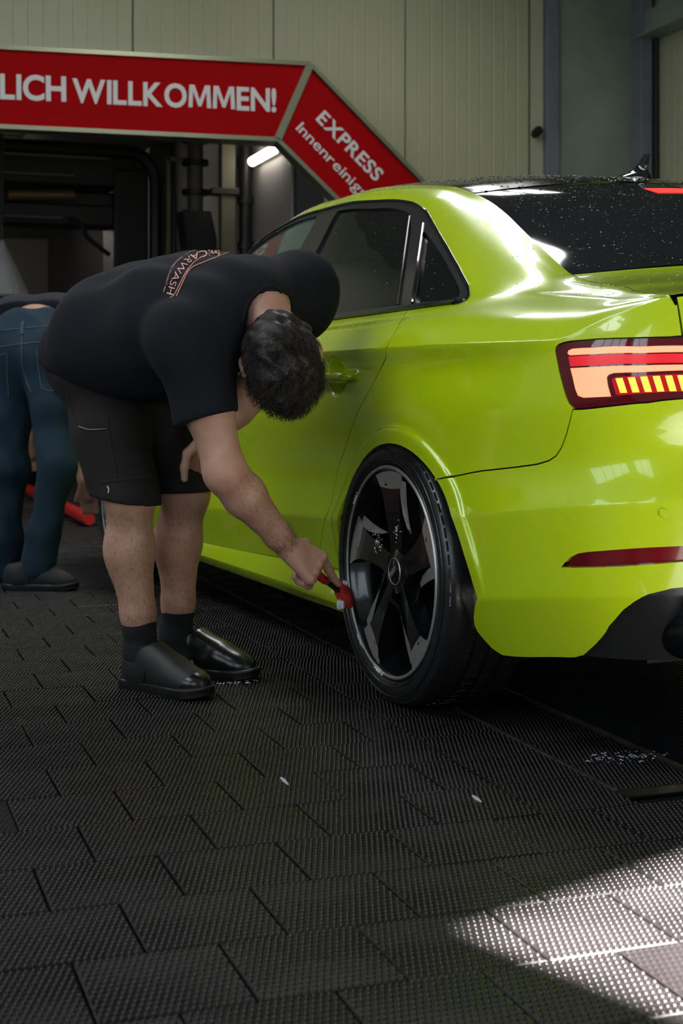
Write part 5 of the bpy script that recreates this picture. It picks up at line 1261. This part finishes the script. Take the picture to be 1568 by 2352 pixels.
# relaxed left hand on the knee
ld = nrm((-.30, .55, -.62)); H2 = Field((-.50, 3.56, .46), (-.24, 3.92, .74), .0028)
la = nrm(vec(.85, .25, -.2)-ld*np.dot(vec(.85, .25, -.2), ld)); ln = np.cross(la, ld)
def hand_left(F):
    F.cone(elL*.2+wrL*.8, wrL, .034, .028, .01).cone(wrL, wrL+ld*.03, .028, .028, .015)
    for t in (-.028, -.009, .010, .028): F.cone(wrL+ld*.02+la*t*.6, wrL+ld*.088+la*t, .0155, .0115, .010)
    for t, l in ((-.028, .9), (-.009, 1.), (.010, .95), (.028, .78)):
        finger(F, wrL+ld*.088+la*t, (nrm(ld+vec(-.05, .1, -.1)), nrm(ld+vec(-.1, .35, -.2)), nrm(ld+vec(-.3, .5, -.2))), (.038*l, .026*l, .02*l), .0098, .0075)
    finger(F, wrL+ld*.022-la*.026, (nrm(vec(-.62, .0, -.62)), nrm(vec(-.22, -.02, -1)), nrm(vec(.02, .02, -1))), (.042, .036, .030), .0135, .0092)
hand_left(H2)
body = B.obj('skin_body', M_SKIN, w1, HB)
# carve coarse hand away is not needed: fine hands overlap the wrist
def merge(o, F):
    V, Q = F.nets(0., 1); V = V-HB; me = o.data
    V0 = np.empty(len(me.vertices)*3, np.float32); me.vertices.foreach_get('co', V0); V0 = V0.reshape(-1, 3)
    Q0 = np.empty(len(me.loops), np.int32); me.loops.foreach_get('vertex_index', Q0); Q0 = Q0.reshape(-1, 4)
    n = bpy.data.meshes.new(me.name); Vn = np.concatenate([V0, V]); Qn = np.concatenate([Q0, Q+len(V0)])
    n.vertices.add(len(Vn)); n.vertices.foreach_set('co', Vn.astype(np.float32).ravel()); n.loops.add(Qn.size); n.loops.foreach_set('vertex_index', Qn.ravel().astype(np.int32))
    n.polygons.add(len(Qn)); n.polygons.foreach_set('loop_start', np.arange(0, Qn.size, 4, dtype=np.int32)); n.update(calc_edges=True); n.validate(); n.shade_smooth(); n.materials.append(me.materials[0]); o.data = n; bpy.data.meshes.remove(me)
H1.plane_cut(elR*.2+wrR*.8, elR-wrR); H2.plane_cut(elL*.2+wrL*.8, elL-wrL)
merge(body, H1); merge(body, H2)
# T-shirt
T_ = Field((-.88, 3.20, .60), (.02, 4.02, 1.20), .006)
rl = nrm(sideR*.95+vec(0, 0, -.30))
for sgn_ in (-1, 1):
    o_ = rl*sgn_*.065; o2 = rl*sgn_*.075
    T_.cone(pel+vec(-.01, 0, .0)+o_*.8, waist+o_, .132, .150, .06).cone(waist+o_, chest+o2+vec(0, 0, -.012), .150, .158, .06).cone(chest+o2+vec(0, 0, -.012), upch+o2*1.05, .155, .120, .06)
T_.ell(waist+vec(.02, 0, -.07), (.16, .15, .12), k=.06)
T_.cone(upch, shL, .115, .088, .05).cone(upch, shR, .115, .095, .05).cone(shL, shL+vec(.01, .02, -.035), .088, .080, .04).cone(upch, neckb, .10, .070, .05)
slE = vec(-.3175, 3.345, .705)
T_.cone(shR, slE, .092, .068, .04).cone(slE, slE+nrm(elR-shR)*.05, .068, .072, .02)
slL = shL+nrm(elL-shL)*.19; T_.cone(shL, slL, .088, .068, .04)
T_.ripple(.0075, (16, 22, 31), 3, axis=(.6, -.4, .9)); T_.ripple(.0035, (45, 60), 5)
T_.plane_cut(slE+nrm(elR-shR)*.012, elR-shR, box=((-.5, 3.2, .60), (-.18, 3.48, .80)))
T_.plane_cut(slL, elL-shL, box=(slL-.12, slL+.12))
T_.plane_cut(vec(-.66, 3.78, .80), (-.42, .30, -.87)) if False else None
T_.plane_cut(pel+vec(-.02, .02, -.055), (-.28, .2, -1.0), box=((-.9, 3.4, .5), (-.40, 4.1, .95)))
# neck opening
T_.cone(neckb+nrm(headc-neckb)*.01, headc, .064, .09, .01, op='cut')
shirt = T_.obj('t_shirt', M_SHIRT, w1, HB, relax=1)
# work shorts with wide legs
S_ = Field((-.88, 3.45, .42), (-.28, 4.05, 1.0), .006)
S_.ell(pel+vec(.0, 0, -.02), (.130, .140, .140), k=.0).cone(pel+rl*.05, hipR, .115, .110, .05).cone(pel-rl*.06, hipL, .12, .112, .05).cone(pel, waist, .135, .13, .05)
S_.ell(pel-faceD*.022+vec(0, 0, -.02), (.122, .14, .13), k=.05)
hmR = kneR+vec(-.006, .0, -.005); hmL = kneL+vec(-.002, .004, -.002)
S_.cone(hipR, hipR*.5+hmR*.5, .110, .098, .04).cone(hipR*.5+hmR*.5, hmR, .098, .082, .03).cone(hmR, hmR+vec(.004, 0, -.06), .082, .082, .02)
S_.cone(hipL, hipL*.5+hmL*.5, .112, .092, .04).cone(hipL*.5+hmL*.5, hmL, .094, .082, .03).cone(hmL, hmL+vec(.0, 0, -.06), .082, .082, .02)
S_.ripple(.0060, (18, 26, 38), 11, axis=(.3, .2, 1)); S_.ripple(.003, (55, 75), 12)
S_.plane_cut(hmR+vec(0, 0, -.002), (-.14, .05, -1), box=((-.72, 3.45, .35), (-.40, 3.715, .60))); S_.plane_cut(hmL+vec(0, 0, .004), (.04, .0, -1), box=((-.55, 3.70, .35), (-.2, 4.0, .60)))
S_.plane_cut(hmL+vec(0, 0, -.03), (0, 0, -1), box=((-.88, 3.4, .3), (-.2, 4.1, .56)))
# hollow the leg openings
S_.cone(kneR, kneR+vec(.0, 0, -.10), .070, .070, 0, op='cut'); S_.cone(kneL, kneL+vec(0, 0, -.10), .070, .070, 0, op='cut')
shorts = S_.obj('work_shorts', M_SHORTS, w1, HB, relax=1)
# socks and shoes
for an, kn, tdir in ((ankR, kneR, vec(.81, -.58, 0)), (ankL, kneL, vec(.88, -.47, 0))):
    f = Field(an-.09, an+vec(.09, .09, .13), .0045); tp_ = an*.80+kn*.20
    f.cone(tp_, an, .045, .041, .01).cone(an, an+nrm(tdir)*.03-vec(0, 0, .04), .043, .04, .02).plane_cut(tp_-vec(0, 0, .0), (0, 0, 1)).ripple(.0016, (90, 120), 2, axis=(0, 0, 1)); f.obj('sock', M_SOCK, w1, HB)
def yaw_of(d): return math.atan2(d[1], d[0])
shoe('shoe', M_SHOE, w1, tuple(vec(-.556, 3.70, .0)-HB), yaw_of((.80, -.60)), .288, wmat=M_SHOEW)
shoe('shoe', M_SHOEW, w1, tuple(vec(-.480, 3.895, .0)-HB), yaw_of((.90, -.44)), .288)
# hair: shell over the skull plus curls
hm = empty('hair'); hm.parent = w1
HF = Field((-.30, 3.18, .66), (.03, 3.52, 1.0), .0045)
HF.ell(headc+hu*.018-hf*.018, (.106, .089, .114), (hf, hr, hu), 0).ell(headc-hu*.045-hf*.045, (.060, .070, .062), (hf, hr, hu), .03)
HF.ell(headc+hf*.085-hu*.02, (.055, .075, .085), (hf, hr, hu), .01, op='cut')
HF.ripple(.0065, (85, 110, 150), 21).ripple(.004, (200, 260), 22)
hair_cap = HF.obj('hair_mass', M_HAIR, hm, HB, relax=0)
r_ = np.random.default_rng(5); cv = []; cf = []
nl = 0
for i in range(5200):
    d = r_.normal(size=3); d /= np.linalg.norm(d)
    if d@hf > .40 and d@hu < .75: continue
    if d@hu < -.78: continue
    if abs(d@hr) > .80 and -.30 < d@hu < .18 and -.35 < d@hf: continue
    fade = np.clip((d@hu+.80)/.6, .25, 1)
    p = headc+hu*.016-hf*.016+hf*(d@hf)*.104+hr*(d@hr)*.088+hu*(d@hu)*.112
    t1 = nrm(np.cross(d, hu+.35*r_.normal(size=3))); t2 = np.cross(d, t1); L = r_.uniform(.010, .022)*fade; ph = r_.uniform(0, 6); R0 = r_.uniform(.005, .012)*fade
    sw = nrm(hu*.6+t1*r_.uniform(-.8, .8)); sw = nrm(sw-d*(sw@d)); pts = []
    for k in range(7):
        t = k/6; g = vec(.0, 0, -1)*.008*t*t
        pts.append(p-HB+d*(-.004+L*(t*.95)**.8)+sw*.014*t*fade+t1*R0*math.sin(ph+t*3.8)+t2*R0*math.cos(ph+t*3.8)-t2*R0*math.cos(ph)-t1*R0*math.sin(ph)+g)
    w_ = r_.uniform(.0006, .0013); b0 = len(cv)
    for k, q in enumerate(pts):
        tt = nrm(pts[min(k+1, 6)]-pts[max(k-1, 0)]); u = nrm(np.cross(tt, d)+1e-4); v = np.cross(tt, u); rr = w_*(1-.7*k/6)
        cv += [q+u*rr, q-u*rr*.5+v*rr*.87, q-u*rr*.5-v*rr*.87]
    for k in range(6):
        for j in range(3): cf.append((b0+k*3+j, b0+k*3+(j+1) % 3, b0+k*3+3+(j+1) % 3, b0+k*3+3+j))
tag(link('curls', mesh('curls', cv, cf, True), M_HAIR, hm), kind='stuff')
# necklace chain
nc = empty('necklace'); nc.parent = w1
nd = nrm(headc-neckb); nu = nrm(np.cross(nd, vec(0, 0, 1))); nw = np.cross(nd, nu); c0 = neckb+nd*.038
M_SILV = new_mat('silver_chain', (.7, .66, .58), .25, metal=1.)
for k in range(46):
    a = 2*PI*k/46; p = c0+(nu*math.cos(a)+nw*math.sin(a))*.0635-HB; q = c0+(nu*math.cos(a+.11)+nw*math.sin(a+.11))*.0635-HB
    if k == 0: lk = MB().tube([(-.0042, 0, 0), (.0042, 0, 0)], .0022, 6).mesh('chain_link', True); lk.materials.append(M_SILV)
    o = link('chain_link', lk, None, nc, tuple(p)); o.rotation_euler = Vector(q-p).to_track_quat('X', 'Z').to_euler()
# ---- print on the back of the shirt: curved lines and lettering laid on the cloth
from mathutils.bvhtree import BVHTree
bv = BVHTree.FromPolygons([v.co for v in shirt.data.vertices], [p.vertices for p in shirt.data.polygons])
def on_shirt(px, py, lift=.0012):
    """point of the shirt seen at a photograph pixel, in the worker's axes"""
    d = Vector(((px-784)/3300, 1, (905-py)/3300)).normalized(); o = Vector((0, 0, EYE))-Vector(HB)
    h = bv.ray_cast(o, d)
    if h[0] is None: return None
    return h[0]+h[1]*lift, h[1]
def print_line(name, P, w=.0016):
    pts = [on_shirt(*p) for p in catmull(P, 6)]; pts = [p[0] for p in pts if p]
    if len(pts) > 2: MB().tube(pts, w, 6).build(name, M_PRINT, shirt, True)
print_line('print_line', [(391, 685), (401, 677), (414.7, 649.5), (426, 628), (439.6, 609.7), (453, 598), (476, 584.8), (509, 575), (536, 572)], .0013)
print_line('print_line', [(405, 681), (418, 653), (431, 626), (446, 612), (468, 603), (501, 590), (534, 577), (548, 573)], .0013)
print_line('print_line', [(425.5, 585.6), (443, 577), (462.8, 572)], .0008)
print_line('print_line', [(380, 658), (376, 671)], .0011)
def print_text(body, base, hpx, mat=M_PRINT):
    """letters set along a pixel baseline on the cloth; up is to the left of travel"""
    C = catmull(base, 10); C = np.array(C); L = np.concatenate([[0], np.cumsum(np.linalg.norm(np.diff(C, axis=0), axis=1))])
    me = text_mesh(body, 1., 0., -.004, 'shirt_lettering'); co = np.array([v.co[:] for v in me.vertices]); x0, x1 = co[:, 0].min(), co[:, 0].max(); sc = L[-1]/(x1-x0); hy = co[:, 1].max()
    ok = True
    for v in me.vertices:
        t = (v.co.x-x0)*sc; P = np.array([np.interp(t, L, C[:, 0]), np.interp(t, L, C[:, 1])]); Q = np.array([np.interp(min(t+3, L[-1]), L, C[:, 0]), np.interp(min(t+3, L[-1]), L, C[:, 1])])-np.array([np.interp(max(t-3, 0), L, C[:, 0]), np.interp(max(t-3, 0), L, C[:, 1])])
        Q /= np.linalg.norm(Q)+1e-9; nrm_ = np.array([Q[1], -Q[0]]); p = P+nrm_*v.co.y/hy*hpx
        h = on_shirt(*p, .0016)
        if h is None: ok = False; h = on_shirt(p[0], max(p[1], 576), .0016)
        if h is None: h = on_shirt(P[0]-10, P[1]+30, .0016)
        v.co = h[0] if h else Vector((0, 0, 1))
    return link('shirt_lettering', me, mat, shirt)
print_text('miCARWASH', [(505, 573), (478, 575), (456, 579), (439, 585), (424, 595), (410, 612), (400, 628), (391, 649), (383, 675)], 15)
print_text('Leoneden-Weildorf', [(417, 590), (404, 601), (393, 615), (387, 629), (383, 642), (380, 654)], 4.5)
# pocket seams, hem tag
def seam(px_pts, tree, parent, mat=M_STITCH, w=.0010, name='seam', lift=.0010):
    pts = []
    for p in catmull(px_pts, 5):
        d = Vector(((p[0]-784)/3300, 1, (905-p[1])/3300)).normalized(); h = tree.ray_cast(Vector((0, 0, EYE))-Vector(HB), d)
        if h[0]: pts.append(h[0]+h[1]*lift)
    if len(pts) > 2: return MB().tube(pts, w, 5).build(name, mat, parent, True)
bs = BVHTree.FromPolygons([v.co for v in shorts.data.vertices], [p.vertices for p in shorts.data.polygons])
M_SEAMD = new_mat('dark_seam', (.010, .008, .008), .8)
for P in ([(153, 882), (158, 915), (167, 950), (176, 978)], [(156, 884), (190, 905), (225, 930), (246, 948)], [(178, 980), (205, 988), (246, 986)], [(246, 946), (252, 1000), (262, 1060), (268, 1100)]): seam(P, bs, shorts, M_SEAMD, .0016)
seam([(181, 979), (205, 986), (244, 985)], bs, shorts, M_STITCH, .0007)
seam([(247, 1117), (250, 1124), (249, 1133)], bs, shorts, M_STITCH, .0022, 'hem_tag')
for P in ([(228, 1108), (270, 1104), (310, 1100), (350, 1096)],): seam(P, bs, shorts, M_SEAMD, .0014)
# ---- the brush in his hand
bh = vec(.004, 3.625, .249); hs0 = wrR+hd*.070-hn*.028
bdir = nrm(bh-hs0); br = empty('wheel_brush', from_cam(*bh), -HEAD); tag(br, 'red wheel brush with short black neck held against the rim', 'brush')
M_BRED = new_mat('red_grip', (.52, .02, .025), .4); M_BPAD = new_mat('red_brush_foam', (.60, .035, .03), .75, bump=(160., .8, .004), var=(60., (.42, .015, .015)))
def bl(p): return tuple(np.array(p)-bh)
MB().tube([bl(hs0-bdir*.05), bl(hs0-bdir*.04), bl(hs0+bdir*.05), bl(bh-bdir*.085), bl(bh-bdir*.075)], [.008, .0125, .0115, .011, .008], 14).build('grip', M_BRED, br, True)
MB().tube([bl(bh-bdir*.080), bl(bh-bdir*.012)], [.0065, .0085], 12).build('neck', M_TRIM, br, True)
f = Field((-.06, -.06, -.06), (.06, .06, .06), .0025); ax3 = nrm(np.cross(bdir, (0, .3, 1))); f.ell((0, 0, 0), (.020, .024, .036), (nrm((.75, .5, .25)), nrm((-.5, .8, 0)), nrm((.22, 0, .97))), 0).ripple(.0016, (260, 340), 3); f.obj('brush_head', M_BPAD, br, (0, 0, 0), relax=0)
f = Field((-.06, -.06, -.06), (.06, .06, .06), .0025); f.ell((-.007, -.012, -.026), (.012, .012, .011), k=0).ell((.006, -.012, .026), (.008, .008, .008), k=.005).ripple(.003, (300, 390), 4); f.obj('suds', M_FOAM, br, (0, 0, 0), relax=0)
# ================================================================ second worker in jeans, seen from behind
HB2 = vec(-1.19, 5.55, 0)
w2p = empty('person', from_cam(*HB2), -HEAD); tag(w2p, 'man in blue jeans and navy shirt bent over, seen from behind', 'person')
M_JEAN = new_mat('blue_denim', (.006, .017, .030), .85, var=(6., (.012, .034, .055), .3), bump=(420., .3, .002), spec=.25)
M_SHIRT2 = new_mat('navy_shirt', (.008, .010, .019), .9, bump=(300., .2, .002))
def cp(px, py, Z): return vec((px-784)/3300*Z, Z, EYE+(905-py)/3300*Z)
hR = cp(112, 830, 5.62); hL = cp(22, 832, 5.70); kR = cp(131, 1075, 5.50); kL = cp(24, 1075, 5.66); aR = cp(86, 1295, 5.52); aL = cp(8, 1290, 5.72)
pv = (hR+hL)/2+vec(0, .03, .05); ws = pv+vec(.0, .20, .085); ch = pv+vec(-.05, .44, .05); shr = ch+vec(.17, .08, -.03); shl = ch+vec(-.18, .12, -.02)
handR = cp(196, 1105, 5.85); elr = cp(172, 1005, 5.92); handL = cp(66, 1010, 6.2); ell_ = cp(60, 930, 6.2)
hd2 = ch+vec(.08, .27, -.10)
J = Field((-1.62, 5.2, .0), (-.86, 6.0, 1.12), .0075)
for h_, k_, a_ in ((hR, kR, aR), (hL, kL, aL)):
    J.cone(h_, h_*.5+k_*.5, .105, .085, .04).cone(h_*.5+k_*.5, k_, .085, .068, .03).cone(k_, k_*.3+a_*.7, .070, .062, .03).cone(k_*.3+a_*.7, a_-vec(0, 0, .02), .064, .066, .02)
J.cone(hR+vec(0, .0, .03), hL+vec(0, 0, .03), .112, .112, .05).cone(pv+vec(.05, .03, .05), pv+vec(-.05, .03, .05), .115, .115, .05)
J.ell((hR+pv)/2+vec(.01, -.035, .01), (.085, .07, .10), k=.04).ell((hL+pv)/2+vec(-.01, -.035, .01), (.085, .07, .10), k=.04)
J.ripple(.007, (20, 30, 42), 31, axis=(.2, .2, 1)); J.ripple(.0035, (60, 80), 32)
beltn = nrm(ws-pv); J.plane_cut(pv+beltn*.105, beltn)
jeans = J.obj('jeans', M_JEAN, w2p, HB2)
B2 = Field((-1.66, 5.15, .0), (-.70, 6.65, 1.25), .008)
B2.cone(pv, ws, .12, .125, .05).cone(ws, ch, .125, .13, .05).cone(ch, shr, .10, .07, .05).cone(ch, shl, .10, .07, .05).cone(ch, hd2-vec(0, .06, -.02), .065, .055, .03)
B2.ell(hd2+vec(.01, .03, -.03), (.085, .10, .115), k=.02)
for s_2, e_2, h_2 in ((shr, elr, handR), (shl, ell_, handL)):
    B2.cone(s_2, e_2, .055, .044, .03).cone(e_2, e_2*.6+h_2*.4, .044, .044, .03).cone(e_2*.6+h_2*.4, h_2, .042, .028, .02).cone(h_2, h_2+vec(.01, .02, -.06), .028, .030, .02)
    for t in (-.03, -.01, .01, .03): B2.cone(h_2+vec(.01+t, .02, -.06), h_2+vec(.015+t, .045, -.135), .012, .009, .006)
    B2.cone(h_2+vec(-.02, 0, -.03), h_2+vec(-.045, .03, -.085), .013, .010, .008)
for k_, a_ in ((kR, aR), (kL, aL)): B2.cone(k_, a_, .05, .038, .02).cone(a_, a_+vec(.07, .02, -.05), .036, .03, .02)
B2.obj('skin_body', M_SKIN, w2p, HB2)
T2 = Field((-1.7, 5.4, .8), (-.70, 6.6, 1.35), .008)
for o_ in (-.07, .07): T2.cone(pv+beltn*.13+vec(o_, 0, 0), ws+vec(o_, 0, .0), .132, .140, .05).cone(ws+vec(o_, 0, 0), ch+vec(o_, 0, 0), .142, .148, .05)
for s_2, e_2 in ((shr, elr), (shl, ell_)): T2.cone(ch, s_2, .12, .085, .05).cone(s_2, s_2*.55+e_2*.45, .085, .07, .03)
T2.ripple(.008, (18, 26, 36), 41, axis=(.9, .1, .4)); T2.plane_cut(pv+beltn*.165, -beltn)
sh2 = T2.obj('shirt', M_SHIRT2, w2p, HB2)
HF2 = Field(hd2-.17, hd2+.17, .007); HF2.ell(hd2+vec(.01, .03, -.015), (.095, .108, .118), k=0).plane_cut(hd2+vec(0, .06, -.05), (0, .5, -1)).ripple(.005, (70, 95), 6); HF2.obj('hair', M_HAIR, w2p, HB2, relax=0)
bj = BVHTree.FromPolygons([v.co+Vector(HB2) for v in jeans.data.vertices], [p.vertices for p in jeans.data.polygons])
def jseam(P, w, mat, name='seam'):
    pts = []
    for p in catmull(P, 5):
        h = bj.ray_cast(Vector((0, 0, EYE)), Vector(((p[0]-784)/3300, 1, (905-p[1])/3300)).normalized())
        if h[0]: pts.append(h[0]+h[1]*.0015-Vector(HB2))
    if len(pts) > 2: MB().tube(pts, w, 5).build(name, mat, jeans, True)
M_JST = new_mat('denim_stitch', (.05, .075, .10), .8); M_JLOOP = new_mat('denim_loop', (.02, .045, .07), .8)
for P in ([(84, 806), (90, 855), (97, 890), (118, 898), (140, 890)], [(84, 806), (100, 812), (118, 815)], [(0, 816), (16, 815), (17, 860), (20, 910)], [(0, 760), (50, 755), (118, 748)], [(0, 797), (50, 790), (118, 784)], [(50, 760), (51, 830), (60, 870), (72, 900)]): jseam(P, .0022, M_JST)
for P in ([(52, 740), (50, 770)],): jseam(P, .007, M_JLOOP, 'belt_loop')
M_SHOE2 = new_mat('black_canvas', (.008, .008, .009), .7)
for a_, yw in ((aR, -.05), (aL, .2)):
    s2_ = shoe('shoe', M_SHOE2, w2p, tuple(vec(a_[0]-.13, a_[1], 0)-HB2), yw, .29)
for a_ in (aR, aL):
    f = Field(a_-.09, a_+.09, .006); f.cone(a_+vec(0, 0, .02), a_+vec(.0, 0, -.045), .044, .043, .01); f.obj('sock', new_mat('white_sock', (.55, .56, .60), .85), w2p, HB2)

# ---- body hair on calves and forearm
def body_hair(o, segs, n, seed, name='leg_hair'):
    r = np.random.default_rng(seed); me = o.data; nv = len(me.vertices); co = np.empty(nv*3, np.float32); me.vertices.foreach_get('co', co); co = co.reshape(-1, 3)
    no = np.empty(nv*3, np.float32); me.vertices.foreach_get('normal', no); no = no.reshape(-1, 3); V_, F_ = [], []
    for a, b, rad_, m in segs:
        a, b = a-HB, b-HB; d = b-a; t = np.clip(((co-a)@d)/(d@d), -1, 2); dist = np.linalg.norm(co-(a+t[:, None]*d), axis=1); I = np.where((t > 0) & (t < 1) & (dist < rad_))[0]
        for i in r.choice(I, m):
            p = co[i]+r.normal(size=3)*.003; nn = no[i]; tg = nrm(d)+r.normal(size=3)*.35; tg = nrm(tg-nn*(tg@nn)); q = p+tg*r.uniform(.006, .013)+nn*.0018; w = nrm(np.cross(nn, tg))*.00028; k = len(V_)
            V_ += [p+nn*.0002-w, p+nn*.0002+w, q]; F_.append((k, k+1, k+2))
    tag(link(name, mesh(name, V_, F_), M_HAIR, o), kind='stuff')
body_hair(body, [(kneR-vec(0, 0, .02), ankR, .09, 3800), (kneL-vec(0, 0, .02), ankL, .09, 3800), (elR, wrR, .07, 2600), (elL, wrL, .07, 500)], 0, 9)

print_line_c = [(556, 742), (560, 722), (568, 700), (582, 680), (600, 665), (622, 657), (640, 664), (650, 680)]
pts = [on_shirt(*p, .001) for p in catmull(print_line_c, 5)]; pts = [p[0] for p in pts if p]
if len(pts) > 3: MB().tube(pts, .0045, 8).build('collar', M_SHIRT, shirt, True)
